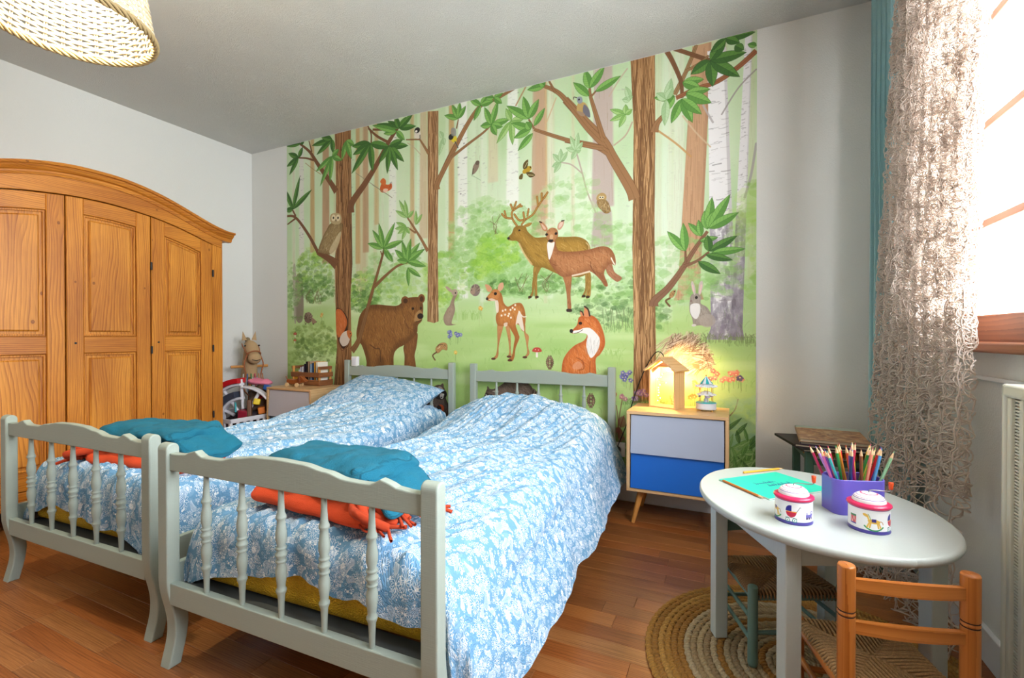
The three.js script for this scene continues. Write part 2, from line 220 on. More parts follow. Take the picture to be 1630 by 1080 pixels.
  for (const [x, y0, x1, y1, w, col, a, b] of [
    [29.0, 15.4, 28.7, 89.6, 4.4, TAN, .75, 0], [43.8, 14.5, 43.0, 99.4, 7, BRN, .8, 0], [18.9, 17.1, 14.6, 97.6, 5, '#dcdcd0', .9, 1], [75.4, 38.6, 76.6, 101.6, 4, TAN, .7, 0], [84.3, 24.3, 83.4, 93.7, 5, BRN, .7, 0], [94.2, 33.0, 94.1, 74.0, 3.6, TAN, .55, 0],
    [109.0, 40.3, 108.9, 103.7, 6.5, '#e4e9da', .9, 1], [126.4, 23.1, 126.3, 93.0, 3.4, TAN, .6, 0], [136.0, 10.2, 135.9, 88.0, 6, '#c8ad8a', .7, 0], [158.9, 36.2, 158.8, 102.3, 4, TAN, .6, 0], [167.8, 65.6, 167.7, 131.0, 7.5, '#e9ecdf', .95, 1], [159.1, 64.5, 159.1, 103.5, 3.8, TAN, .6, 0],
    [190.7, 24.4, 190.7, 56.4, 6.5, '#d6c7a2', .65, 0], [204.6, 37.9, 204.6, 82.1, 8, '#edf1e4', .8, 1], [224.6, 4.3, 223.4, 84.0, 8, '#cfab7c', .85, 0], [222.4, 72.3, 222.5, 93.9, 8.5, '#c2a284', .85, 0], [263.0, -1.3, 262.6, 80.9, 11.5, '#bda9a0', .9, 0], [262.4, 83.3, 262.5, 103.6, 11.5, '#b5a79d', .95, 0],
    [204.6, 37.9, 204.6, 75.3, 7, '#eef1e6', .5, 1]]) far((x + x1) / 2, y0 < 75 ? -2 : y0, y1, w, col, a, b);
  const tall = (x0, y0, w0, x1, y1, w1, col, dark, birch) => {        // a clear trunk in the middle distance, slanting from (x0, y0) to (x1, y1)
    const q = [[x0 - w0 / 2, y0], [x0 + w0 / 2, y0], [x1 + w1 * .46, y1 - 6], [x1 + w1 * .62, y1], [x1 - w1 * .66, y1], [x1 - w1 * .48, y1 - 6]]; c.fillStyle = col; path(q, true); c.fill(); c.save(); path(q, true); c.clip();
    for (let i = 0; i < (birch ? 150 : 130); i++) { const t = rnd(), x = x0 + (x1 - x0) * t + rr(-.5, .5) * w1, y = y0 + (y1 - y0) * t; c.strokeStyle = dark; c.globalAlpha = rr(.12, birch ? .55 : .4); c.lineWidth = rr(.15, birch ? .6 : .4); c.beginPath(); if (birch) { const l = rr(.08, .4) * w1; c.moveTo(x - l / 2, y); c.quadraticCurveTo(x, y + rr(-.6, .6), x + l / 2, y + rr(-.8, .3)); } else { c.moveTo(x, y); c.bezierCurveTo(x + .4, y + 5, x - .4, y + 9, x + rr(-.5, .5), y + rr(10, 22)); } c.stroke(); }
    if (birch) for (let i = 0; i < 500; i++) { const t = 1 - .42 * Math.pow(rnd(), 1.6), x = x0 + (x1 - x0) * t + rr(-.6, .6) * w1, y = y0 + (y1 - y0) * t; dot(x, y, rr(.5, 1.6), rr(1, 3.5), pick(['#857c88', '#9a929c', '#746b74', '#b0a8b0']), rr(.1, .4)); }
    c.globalAlpha = .25; c.fillStyle = dark; path([q[1], [q[1][0] - w0 * .14, y0], [q[2][0] - w1 * .14, y1], q[3], q[2]], true); c.fill(); c.restore(); c.globalAlpha = 1;
  };
  tall(316.0, 0.4, 9.5, 309.9, 136.5, 12, '#c69c76', '#8f6748', 0); tall(323.2, 4.9, 9, 327.1, 157.9, 13, '#efedeb', '#75706e', 1); tall(338.3, 2.1, 3.4, 333.1, 158.1, 6, '#e9e7e6', '#85807e', 1);
  const base = (pts, col, a) => blob(pts, col, a);
  base([9.9, 109.2, 17.2, 109.5, 18.1, 141.3, 10.1, 141.8], '#857668', .85); base([6.8, 101.6, 10.0, 101.8, 10.5, 141.2, 7.7, 141.4], '#a59a8c', .7);
  line([269.2, 46.0, 275.7, 41.6, 279.4, 34.9], .9, '#b89c86', .8); line([266.3, 17.3, 272.0, 9.2, 276.6, 3.9], .9, '#c0a890', .7); line([325.8, 39.6, 333.5, 27.7, 341.7, 20.0], .8, '#9a918c', .8); line([321.5, 43.0, 318.7, 37.3, 316.7, 33.0], 1, '#b5aeaa', .8); line([336.7, 84.5, 339.6, 73.2, 341.9, 57.8], 1.2, '#a9a3a0', .8);
  line([310.6, 59.3, 303.1, 51.0, 292.8, 41.5], 1, '#c3955c', .9); line([320.3, 55.7, 313.0, 46.6, 306.4, 36.6], .8, '#cdb592', .8);
  line([259.6, 86.3, 253.5, 71.4, 250.2, 59.1, 246.5, 45.8], .9, '#b8a896', .9); line([250.2, 59.5, 243.6, 53.3, 236.8, 50.8], .8, '#b8a896', .9);
  line([227.3, 25.4, 230.8, 17.9, 233.8, 11.2], .8, '#cdaf86', .8); line([206.9, 10.1, 211.1, 3.8, 214.3, -0.9], 1, '#b08a62', .9); line([133.6, 29.2, 128.2, 23.5, 122.2, 19.0], .6, '#b9a88a', .8);
  line([74.0, 33.1, 91.6, 44.9, 108.4, 56.1], .5, '#8d8d72', .8); line([21.3, 17.5, 29.0, 23.1, 38.1, 28.9], .6, '#a88a5c', .8);
  // ---- bushes behind
  const GA = ['#a8cf86', '#8fc06a', '#bcdc9c', '#79ad57', '#9cc77a'], GB = ['#6f9f4c', '#557f38', '#86b55c', '#476f30'], GC = ['#a3cf4e', '#8bc244', '#b7da6a', '#7ab03c'];
  bush(180.4, 87.8, 24, 22, GA, 260, .4); bush(195.8, 94.8, 28, 26, GA, 300, .4); bush(185.6, 105.3, 30, 20, GA, 340, .45); bush(193.3, 102.5, 16, 14, GC, 170, .5); bush(184.3, 111.0, 12, 8, GC, 90, .5); bush(240.6, 85.0, 26, 26, GA, 150, .35); bush(213.0, 121.5, 32, 10, GA, 260, .5); bush(222.5, 124.2, 26, 6, GB, 120, .42, 1.8); bush(197.1, 124.1, 10, 5, GB, 50, .5, 1.6); bush(247.2, 125.3, 18, 6, GB, 60, .4, 1.6); bush(272.1, 111.4, 18, 24, GA, 130, .35);
  bush(27.2, 93.9, 14, 8, GC, 40, .35); bush(30.3, 104.2, 20, 17, GB.concat(GC), 230, .45, 2); bush(33.6, 118.8, 20, 11, GB, 170, .5, 1.9); bush(6.4, 115.2, 10, 20, GA.concat(GB), 90, .4); bush(81.8, 122.0, 17, 14, GC.concat(GB), 180, .5, 2); bush(78.8, 129.8, 15, 8, GB, 110, .55, 1.8); bush(99.1, 113.8, 20, 20, GA, 110, .4); bush(121.0, 117.1, 22, 18, GA.concat(GC), 130, .4); bush(152.9, 118.7, 14, 20, GA.concat(GC), 100, .4); bush(154.6, 115.1, 20, 18, GA.concat(GC), 120, .4); bush(151.8, 126.8, 8, 6, GC, 40, .4);
  bush(300.6, 119.7, 24, 18, GA, 150, .45); bush(319.1, 122.5, 16, 14, GA, 90, .4);  bush(341.2, 105.9, 12, 30, GC, 60, .25, 4);
  for (const [x, y] of [[24.4, 129.3], [31.0, 130.1], [36.0, 130.8], [210.6, 128.0], [227.1, 128.7], [193.3, 90.1]]) for (let i = 0; i < 4; i++) line([x + rr(-2, 2), y, x + rr(-3, 3), y - 5, x + rr(-6, 6), y - rr(8, 13)], .35, '#6d5a3a', .7);
  // ---- meadow
  for (let i = 0; i < 2600; i++) { const y = 135 + 105 * Math.pow(rnd(), .8), x = rr(0, 342); c.strokeStyle = pick(['#7fae52', '#a6cf74', '#d3eaa6', '#8fbf5e', '#b4d985', '#6f9d48']); c.globalAlpha = rr(.12, .4); c.lineWidth = rr(.12, .3); c.beginPath(); c.moveTo(x, y); c.quadraticCurveTo(x + rr(-.5, .5), y - 1.5, x + rr(-2.5, 2.5), y - rr(1.5, 4)); c.stroke(); } c.globalAlpha = 1;
  const tuft = (x, y, w, n, col = '#5f8d3a', h = 5) => { for (let i = 0; i < n; i++) { const X = x + rr(-w, w); line([X, y + rr(-.6, .6), X + rr(-.5, .5), y - h * .5, X + rr(-2, 2), y - h * rr(.5, 1.1)], .25, col, .7); } };
  tuft(327.2, 159.5, 17, 90, '#7b8a58', 5); tuft(338.6, 160.9, 10, 40, '#8aa860', 4); tuft(171.1, 145.0, 12, 50, '#9cc46c', 6); tuft(156.0, 130.6, 14, 40, '#7fae52', 4); tuft(271.2, 153.6, 18, 60, '#8db868', 5); tuft(111.5, 130.8, 9, 30, '#8db868', 4); tuft(245.0, 167.1, 30, 70, '#94bf60', 4); tuft(11.5, 142.4, 6, 24, '#5f8d3a', 3);
  bush(273.4, 131.1, 24, 9, GB.concat(GA), 140, .45, 1.8); bush(270.8, 142.4, 28, 9, ['#6f955a', '#86ab6e', '#557a44'], 150, .5, 1.7); { const [bx, by] = [263.7, 151.9]; for (let i = 0; i < 18; i++) { const X = bx + i * 1.2; line([X, by + rr(-1, 1), X + rr(-1, 1), by - 5, X + rr(-2.5, 2.5), by - 12], .25, '#5c6b42', .7); } }
  bush(28.4, 155.9, 24, 12, ['#7a9a48', '#5f7f3a', '#93b25c', '#a5c06e'], 190, .5, 1.7); bush(35.0, 166.7, 26, 12, ['#6d8d42', '#557534', '#8aa856'], 170, .5, 1.8); bush(6.1, 175.7, 16, 8, ['#7a9a48', '#93b25c'], 70, .4, 1.7); bush(294.3, 144.5, 6, 8, GB, 30, .4, 1.6);
  for (let i = 0; i < 60; i++) soft(rr(0, 342), rr(205, 240), rr(6, 18), rr(3, 8), pick(['#7da353', '#8db55c', '#93a85a']), .4);
  // ---- near trees
  trunk([52.9, -2.8, 69.3, -0.3, 69.8, 54.7, 70.4, 101.2, 68.6, 126.0, 69.4, 165.1, 69.6, 191.6, 65.0, 197.6, 51.0, 198.2, 54.6, 165.3, 53.2, 131.3, 52.6, 97.3, 53.3, 91.5, 54.2, 44.2], '#94693f', '#4d2f16', '#bf915e', 260);
  trunk([139.5, 0.3, 148.4, 1.6, 148.1, 56.5, 147.6, 98.6, 147.8, 99.1, 148.3, 145.9, 144.6, 147.1, 139.0, 145.8, 139.7, 98.5, 139.5, 55.4], '#a87d52', '#6d4a2a', '#cfa878', 180);
  trunk([278.4, -2.2, 291.8, -2.4, 292.1, 42.8, 291.8, 84.3, 291.8, 99.0, 292.3, 141.1, 292.7, 164.7, 292.7, 162.8, 292.2, 191.4, 280.2, 194.4, 280.7, 151.7, 280.7, 164.9, 279.7, 106.5, 279.9, 82.9, 280.3, 38.8], '#ad8152', '#6f4b28', '#d2a874', 360);
  tuft(286.3, 195.1, 12, 90, '#6f8f4a', 4);
  const twig = '#7a5233', tw2 = '#9a7048';
  br([54.2, 44.7, 48.4, 36.9, 35.1, 20.8, 26.0, 9.3, 13.5, -0.1], 5, 1.2, twig); br([30.5, 16.7, 22.1, 13.7, 13.4, 12.0], 1.5, .8, twig); br([28.3, 9.7, 25.2, 0.3], 1.2, .7, twig); br([69.1, 62.5, 70.5, 54.7, 83.6, 41.8, 94.2, 29.9, 104.6, 16.4, 114.8, 5.2], 6.5, 2.5, twig); br([104.7, 15.4, 94.3, 9.0, 86.4, 1.8], 2, 1.2, twig); br([90.4, 3.6, 102.1, 6.0, 113.5, 8.0], 1.4, 1, twig); br([89.0, 13.7, 89.0, 6.5, 85.7, -0.3], 1.2, .8, twig); br([107.2, 18.9, 111.0, 22.5], 1, .7, twig);
  br([54.5, 101.0, 46.6, 95.8, 33.7, 90.1], 8, 2.5, twig); br([34.8, 90.1, 24.1, 74.8, 10.0, 59.9, -0.5, 57.6], 3, 1.4, twig); br([10.0, 60.4, 0.3, 64.5], 1.6, .8, twig); br([10.0, 58.7, 6.0, 52.6], 1.6, 1, twig);
  br([69.7, 167.4, 76.5, 159.3, 83.2, 141.2, 90.5, 121.2, 99.1, 98.3, 101.9, 89.7], 5, 1, '#85603a'); br([91.9, 119.6, 101.9, 112.3, 112.9, 105.8, 122.3, 103.7], 2.6, 1, '#85603a'); br([99.1, 97.2, 97.7, 93.8], 1, .6, '#85603a'); br([97.3, 103.0, 99.3, 97.0, 100.6, 92.0], 1.3, .8, twig);
  br([147.6, 55.5, 148.1, 50.8, 157.2, 34.1, 169.3, 17.5], 4, 2, tw2); br([147.2, 54.9, 147.8, 50.4, 158.6, 33.8, 171.2, 15.5, 181.4, 5.2, 193.2, 2.9, 206.5, -1.0], 4.5, 1.6, tw2); br([158.6, 35.2, 171.2, 28.8, 183.3, 23.0, 189.3, 18.9], 2, 1, tw2); br([162.9, 16.5, 164.4, 10.6], .9, .6, tw2); br([140.1, 29.3, 136.6, 23.9, 132.4, 17.8], 2, .9, tw2); br([133.0, 18.4, 120.9, 16.5], 1, .6, tw2); br([139.4, 97.0, 132.9, 86.7, 122.1, 71.9], 2.4, 1, tw2); br([129.3, 83.5, 122.0, 78.8], 1.2, .6, tw2);
  br([280.8, 78.4, 278.5, 71.7, 269.2, 54.5, 262.6, 42.1, 250.8, 27.4, 239.6, 13.5], 6.5, 4, tw2); br([262.3, 43.0, 253.5, 32.8, 243.6, 18.9, 235.1, 8.3, 225.5, 2.0], 4.5, 1.8, tw2); br([233.4, 7.9, 229.0, -0.4], 1.4, .9, tw2); br([262.6, 40.2, 258.7, 27.1, 255.2, 14.9, 254.7, 10.0], 3, 1.2, tw2); br([255.7, 15.0, 258.7, 12.3], 1.2, .7, tw2); br([265.4, 49.6, 257.7, 44.5, 239.7, 38.0], 3.4, 2.6, tw2); br([262.7, 46.6, 249.4, 41.9, 232.5, 34.1, 219.3, 27.6], 3, 1.6, tw2); br([219.3, 27.2, 215.7, 20.6], 1.2, .8, tw2);
  br([291.5, 42.7, 292.8, 38.4, 296.2, 34.6], 4.5, 2, tw2); br([302.2, 24.2, 308.0, 13.2, 313.3, 0.1], 2.5, 1.6, '#9c7a50'); br([306.0, 26.8, 305.5, 17.9, 301.3, 6.3, 297.9, -0.8], 1.6, 2.4, '#7d5534'); br([303.0, 26.2, 313.0, 23.5, 323.4, 22.0, 333.4, 16.8, 341.8, 10.5], 2.2, 2.6, '#9a5f3c'); br([319.8, 10.0, 311.3, 4.8, 302.1, -0.8], 2, 2, '#7d5534'); br([308.0, 12.8, 314.6, 10.4, 319.4, 7.3], 1.6, 1, '#9c7a50');
  br([291.4, 139.4, 292.2, 136.1, 299.1, 129.6, 306.1, 120.1, 312.3, 109.9, 319.0, 100.3], 5, 1.4, '#8a6248'); br([307.3, 118.1, 313.8, 115.7, 319.8, 111.3], 1.6, .9, '#8a6248'); br([308.1, 116.1, 308.0, 109.9], 1.2, .7, '#8a6248');
  // ---- leaves
  const fan = (tone, w, x, y, ...t) => { for (let i = 0; i < t.length; i += 2) lf(x, y, t[i], t[i + 1], w, tone); };
  fan('d', 3, 13.4, 11.8, 1.9, 6.5, 18.2, 4.1, -0.3, 17.0, 2.9, 24.3); fan('d', 2.4, 15.9, 0.9, -0.2, 0.4, 19.8, -0.1); fan('d', 3, 6.8, 52.7, -2.9, 34.4, 14.9, 27.2, 28.2, 39.6, -2.1, 52.8);
  fan('d', 3.2, 50.0, 3.6, 28.3, 4.8, 33.6, 12.8, 38.2, -0.7, 51.4, 14.7); fan('m', 3, 50.0, 16.6, 32.8, 25.9, 37.3, 38.1, 47.7, 36.3, 60.1, 21.4, 57.2, 12.4); fan('m', 3.4, 64.4, 7.3, 60.1, 21.4, 72.7, 11.9, 69.9, 21.9);
  fan('d', 4, 88.3, 13.4, 70.6, 12.6, 71.3, 19.0, 69.9, 33.0, 90.3, 34.5, 106.6, 19.3); fan('d', 3.4, 105.9, 18.1, 122.8, 21.0, 119.1, 31.8, 113.5, 36.9, 104.0, 38.0, 96.2, 29.2, 117.9, 16.2); fan('d', 3, 114.8, 7.2, 129.5, 8.5, 121.0, 0.4, 127.1, -0.8, 104.7, 0.2, 94.3, 0.3, 111.0, -2.5); fan('m', 3, 112.3, 8.7, 119.7, 16.5, 100.8, 8.6, 90.4, 0.5);
  fan('m', 3, 100.6, 92.0, 85.5, 87.1, 90.2, 77.7, 96.1, 73.2, 110.9, 74.2, 118.3, 87.9, 108.3, 102.2); fan('m', 3, 120.8, 102.5, 110.8, 93.8, 117.7, 88.4, 125.1, 87.0, 132.9, 90.6, 137.0, 95.4, 134.1, 104.9); fan('l', 2.2, 122.1, 71.9, 111.5, 65.7, 114.7, 58.6, 119.6, 59.2, 127.5, 67.6); fan('l', 2.2, 121.4, 78.8, 112.1, 74.3, 110.9, 78.7, 113.4, 82.5, 117.1, 87.3, 123.9, 83.4); fan('l', 2, 129.3, 77.6, 129.4, 67.8, 134.7, 70.8);
  fan('m', 2.8, 122.3, 103.2, 117.0, 88.8, 123.7, 91.5, 136.0, 95.7, 137.9, 107.4, 112.9, 101.5); fan('m', 2.4, 122.3, 107.5, 133.4, 114.6, 123.0, 120.4); lf(108.8, 102.3, 103.3, 94.2, 2.4, 'm');
  fan('m', 2.6, 164.4, 10.1, 153.3, 5.7, 159.2, -0.4, 165.5, -0.8, 170.2, 2.8); fan('m', 3, 189.3, 18.9, 181.3, 18.3, 184.3, 6.6, 194.1, 4.4, 202.7, 18.1, 197.5, 21.8, 193.2, 26.5); fan('m', 2.6, 181.4, 4.7, 176.3, 13.8, 173.3, -1.0, 186.3, -0.8, 191.2, 3.8); fan('m', 2.6, 191.2, 2.0, 197.5, 0.4, 185.3, 0.8, 197.0, 6.7); fan('l', 3, 203.7, 19.1, 193.2, 31.7, 204.6, 34.6, 199.9, 10.7, 212.0, 19.9);
  fan('m', 3.6, 215.7, 20.2, 200.4, 9.1, 212.0, 5.7, 222.4, 9.6); lf(219.3, 25.5, 226.4, 15.8, 2.8, 'm'); fan('m', 3.4, 217.0, 27.1, 203.7, 20.8, 205.5, 30.5, 213.9, 22.0); lf(218.4, 29.9, 208.3, 39.0, 3, 'm'); fan('m', 3, 226.4, 2.2, 214.8, 2.1, 222.9, -1.4); fan('p', 2.2, 246.5, 45.4, 240.2, 42.7, 242.8, 36.0, 247.7, 34.9, 250.6, 40.9, 249.4, 45.5, 243.6, 50.1); fan('p', 2.2, 236.8, 50.7, 231.2, 52.6, 231.7, 44.9, 236.8, 42.6, 241.1, 44.9, 232.5, 56.5); fan('p', 2.4, 152.2, 20.9, 149.5, 15.9, 148.9, 32.2, 153.2, 25.7);
  fan('m', 3.6, 254.7, 10.0, 251.8, -1.2, 263.5, -0.7); lf(258.2, 12.7, 272.9, 7.1, 3.2, 'm'); lf(254.3, 14.5, 244.7, 4.4, 3.2, 'm'); fan('l', 2.2, 275.7, 29.6, 266.8, 25.0, 275.7, 24.0, 266.8, 31.5, 272.0, 36.3, 279.4, 27.5); fan('p', 2.4, 278.5, 21.8, 273.9, 20.8, 275.7, 13.8, 277.5, 19.8);
  fan('m', 3.2, 306.4, 18.5, 317.0, 19.3, 315.4, 23.6); lf(308.1, 24.6, 320.2, 25.2, 3.2, 'm'); lf(308.1, 25.1, 320.7, 32.6, 4, 'm'); fan('m', 3.4, 306.0, 27.3, 300.5, 39.4, 311.4, 41.1, 315.9, 37.6); fan('m', 3.2, 302.2, 25.1, 291.4, 23.7, 295.4, 33.5); fan('d', 4, 320.2, 10.1, 310.5, 15.1, 321.4, 24.1, 334.2, 22.0, 337.2, 10.2, 327.6, 0.1); fan('d', 3, 327.6, 0.5, 341.2, 0.9, 334.1, 4.4, 320.6, 5.9); lf(331.9, 5.4, 336.0, 8.6, 3, 'd'); fan('p', 3, 297.9, 26.0, 292.7, 21.3, 300.5, 15.0, 297.1, 40.1, 301.3, 19.6); lf(341.8, 8.0, 337.9, 6.2, 2, 'm');
  fan('m', 3.4, 319.0, 99.1, 317.5, 89.3, 321.2, 82.5); fan('m', 3.6, 319.7, 98.8, 322.3, 89.9, 329.9, 82.1, 333.8, 92.0); lf(316.0, 102.5, 309.5, 95.0, 2.4, 'm'); lf(316.0, 102.5, 314.5, 93.8, 2.4, 'm'); fan('m', 3, 308.0, 109.9, 298.6, 98.4, 306.8, 94.7); lf(315.3, 105.2, 324.2, 104.0, 2.2, 'm'); fan('d', 3, 319.8, 110.9, 333.2, 104.0, 319.0, 102.4); fan('m', 2.8, 321.2, 111.8, 337.0, 111.0); lf(318.3, 112.7, 331.1, 116.4, 2.6, 'd'); lf(314.5, 116.1, 325.3, 123.2, 3, 'd');
  // ---- stag
  const OC = ['#8a6a22', '#c49c4c', '#77581a', '#d8b56c', '#a07a2c'];
  for (const l of [[219.2, 112.9, 222.0, 113.1, 221.3, 120.2, 221.3, 125.4, 221.3, 132.2, 220.0, 132.2, 219.5, 125.3, 218.8, 120.1], [222.0, 113.1, 224.1, 113.2, 220.6, 120.2, 219.5, 125.3, 218.5, 130.5, 216.7, 132.4, 215.5, 132.4, 217.8, 128.5, 218.1, 123.3, 219.2, 117.5], [253.1, 118.8, 255.3, 118.9, 255.6, 125.7, 255.3, 131.9, 254.0, 133.4, 252.6, 133.0, 253.5, 125.6], [252.2, 118.7, 253.7, 118.8, 253.5, 125.6, 252.1, 131.7, 250.8, 132.9, 249.9, 132.6, 252.1, 128.0]]) fur(l, '#a8803c', OC, 120, 2, 1.5, .3);
  for (const [x, y] of [[216.5, 131.7], [221.3, 131.8], [251.2, 132.3], [253.7, 132.9]]) dot(x, y, 1.2, .8, '#3e2c18');
  fur([207.7, 86.4, 213.1, 86.9, 214.9, 90.4, 219.2, 94.4, 223.4, 95.1, 228.9, 95.2, 239.7, 96.2, 247.6, 96.9, 252.7, 99.5, 255.0, 103.4, 254.6, 107.1, 252.7, 119.4, 239.7, 119.9, 226.2, 114.0, 223.4, 113.8, 217.8, 111.5, 212.8, 104.0, 208.4, 96.4, 204.0, 95.3, 201.2, 94.4, 201.7, 92.8, 204.0, 90.7, 205.5, 87.5], '#ad8536', OC, 900, 4, .9, .5, .25);
  line([209.2, 97.7, 212.8, 104.6, 217.8, 111.2], 1.1, '#dcb87e', .8); fur([212.1, 86.8, 214.9, 85.5, 217.8, 85.4, 216.3, 87.2, 213.5, 87.6], '#a8803c', OC, 40, 1.5, 0); dot(209.3, 89.3, .7, .55, '#2c1c10'); dot(201.7, 93.6, .9, .8, '#3a2a20'); line([252.7, 100.8, 254.3, 102.8, 254.3, 105.2], .5, '#e2c99a', .8);
  for (const b of [[207.7, 86.4, 204.8, 82.1, 204.0, 78.0, 205.5, 74.9, 207.0, 71.1], [204.0, 81.3, 199.6, 80.2, 197.0, 77.6], [200.0, 80.2, 198.9, 76.1], [205.2, 76.2, 208.4, 74.5, 211.0, 74.2], [204.8, 76.1, 203.3, 72.3], [207.0, 75.0, 209.9, 73.1], [211.0, 85.7, 213.5, 83.0, 218.5, 80.3, 222.0, 75.5, 226.8, 69.6], [222.0, 75.5, 221.3, 69.6], [224.4, 72.2, 224.4, 68.0], [226.2, 70.8, 228.2, 67.9], [213.5, 82.7, 209.2, 82.9, 205.9, 78.9], [212.8, 82.9, 212.1, 78.3], [214.9, 80.5, 215.6, 76.7]]) { line(b, 1.35, '#8a5f24'); line(b, .6, '#c7964c', .8); }
  // ---- doe
  const DC = ['#8a5430', '#c98f5e', '#7a4526', '#d7a878', '#a56a3e'];
  fur([264.3, 113.9, 267.7, 114.1, 269.5, 119.1, 273.7, 122.6, 271.4, 124.7, 268.9, 123.3, 265.3, 119.5], '#b07a58', DC, 110, 2, .8, .4);
  fur([238.1, 118.5, 243.4, 118.8, 243.4, 125.1, 243.0, 131.4, 243.4, 139.9, 241.4, 140.2, 240.7, 131.3, 239.7, 125.0], '#b27648', DC, 160, 2, 1.5, .2); blob([240.7, 139.7, 243.6, 139.9, 243.7, 141.4, 240.7, 141.3], '#3b2a22');
  fur([228.2, 98.7, 233.0, 97.8, 234.0, 101.7, 236.4, 104.5, 246.3, 105.5, 254.6, 104.9, 261.5, 103.7, 266.5, 105.0, 269.5, 109.4, 270.0, 114.9, 267.1, 114.1, 264.6, 116.4, 263.4, 120.0, 265.6, 126.2, 264.0, 127.0, 261.6, 123.5, 257.2, 119.0, 254.0, 117.9, 248.2, 119.7, 242.4, 120.0, 237.1, 119.8, 232.3, 115.0, 228.9, 109.0], '#b67a4c', DC, 1000, 3.4, 1, .7, .22);
  line([255.3, 112.1, 255.9, 115.8, 258.4, 119.7], .5, '#6e4022', .7); line([244.3, 119.8, 248.9, 119.1, 254.7, 117.9], 1.1, '#ead8c0', .9); blob([228.2, 98.7, 232.7, 98.4, 231.7, 104.1, 229.6, 109.1, 228.6, 106.4], '#efe8dc'); line([267.6, 110.8, 268.9, 113.6, 269.6, 114.6], .7, '#f2e6d4');
  fur([227.9, 91.6, 231.0, 89.8, 234.4, 91.3, 234.9, 95.4, 233.0, 98.1, 230.6, 98.8, 228.6, 97.4, 227.4, 94.1], '#bd8654', DC, 90, 1.4, 1.4); blob([223.0, 85.3, 225.1, 85.8, 228.2, 89.7, 227.5, 91.6, 225.1, 90.4], '#b9825a'); blob([234.7, 90.7, 235.4, 87.5, 238.7, 86.1, 238.4, 89.1, 236.4, 91.4], '#c99a7c'); blob([224.1, 86.4, 226.9, 89.2, 227.0, 90.5, 225.5, 89.8], '#e0c0aa', .8); blob([235.7, 90.4, 236.0, 87.9, 238.0, 86.9, 237.7, 89.0], '#e6cab8', .8); line([223.0, 85.3, 224.4, 86.0], .7, '#2c1e16'); line([237.4, 86.3, 238.9, 86.2], .7, '#2c1e16'); dot(227.7, 93.6, .9, .8, '#221610'); dot(233.8, 93.6, .9, .8, '#221610'); dot(230.4, 97.7, 1.7, .9, '#2a1c18'); dot(230.8, 95.4, 1.2, 1.6, '#d9b184', .8);
  // ---- fawn
  const FC = ['#a35d28', '#d99a5c', '#8d4d20', '#e4b27c'];
  for (const l of [[194.0, 147.9, 197.8, 149.0, 196.2, 155.8, 194.6, 162.5, 194.3, 168.7, 192.1, 171.0, 189.5, 171.1, 192.7, 168.2, 193.8, 161.4, 193.7, 154.6], [199.7, 149.6, 202.1, 149.1, 203.1, 155.8, 203.2, 165.8, 203.8, 168.0, 201.2, 169.7, 202.3, 165.8, 201.5, 158.0], [211.6, 149.2, 213.3, 149.2, 213.5, 153.6, 215.7, 156.3, 215.2, 162.3, 216.1, 167.0, 213.4, 169.8, 212.2, 169.5, 214.6, 166.7, 214.0, 160.1, 212.5, 153.6]]) fur(l, '#cf9660', FC, 90, 1.6, 1.5, .2, .18);
  fur([192.4, 132.6, 195.6, 128.2, 197.2, 130.5, 198.1, 134.4, 201.2, 137.3, 206.1, 135.4, 210.4, 135.4, 212.8, 139.3, 213.5, 144.2, 213.1, 149.2, 211.6, 153.0, 209.2, 149.1, 206.7, 149.1, 208.6, 154.7, 209.2, 157.4, 206.7, 163.5, 205.8, 169.1, 204.3, 171.9, 201.2, 171.7, 204.3, 168.0, 205.5, 161.3, 206.1, 156.9, 203.7, 152.4, 201.2, 149.1, 198.1, 149.6, 194.0, 149.0, 192.6, 143.9, 194.0, 138.8], '#c9813e', FC, 520, 2.4, 1.3, .5, .2);
  blob([192.1, 132.9, 194.3, 133.8, 194.6, 140.0, 192.9, 140.5], '#f0e2d0', .9); blob([208.9, 140.3, 211.0, 143.6, 212.5, 152.5, 210.4, 151.3, 208.6, 148.0, 206.7, 148.6], '#f3e6d8', .9); line([208.9, 140.3, 211.6, 143.7, 214.0, 143.8], .7, '#efe0cc'); blob([198.4, 147.9, 200.9, 147.4, 200.6, 149.6, 198.7, 149.9], '#ecdccc', .8);
  fur([185.4, 131.5, 188.6, 127.9, 191.2, 125.8, 194.6, 126.5, 195.7, 129.3, 193.7, 132.6, 189.9, 133.1, 186.7, 132.8], '#d08a4a', FC, 80, 1.2, .6); blob([184.7, 122.3, 188.0, 123.1, 189.9, 125.7, 188.0, 127.3, 186.0, 126.1], '#d39a70'); blob([194.0, 125.9, 195.0, 122.5, 197.8, 121.7, 198.1, 124.9, 195.9, 127.1], '#dba884'); dot(192.3, 128.6, 1.15, .95, '#20140e'); dot(186.2, 131.7, .9, 1, '#3a2620'); blob([187.3, 132.1, 189.9, 131.6, 192.7, 132.9, 189.9, 133.3], '#f0dcc8', .8);
  for (const [x, y] of [[197.6, 139.8], [199.5, 139.2], [199.3, 142.3], [196.7, 142.8], [203.1, 139.3], [204.6, 138.0], [202.1, 141.8], [206.1, 139.1], [203.4, 144.3], [206.4, 136.4], [201.5, 143.2]]) dot(x, y, .65, .7, '#f6e7d0'); for (const [x, y] of [[190.8, 170.8], [202.6, 171.5], [202.0, 169.2], [213.1, 169.4]]) dot(x, y, 1.6, .75, '#5a3420');
  // ---- fox
  const XC = ['#c05a20', '#e8935a', '#a8481a', '#f0b080', '#d4702e'];
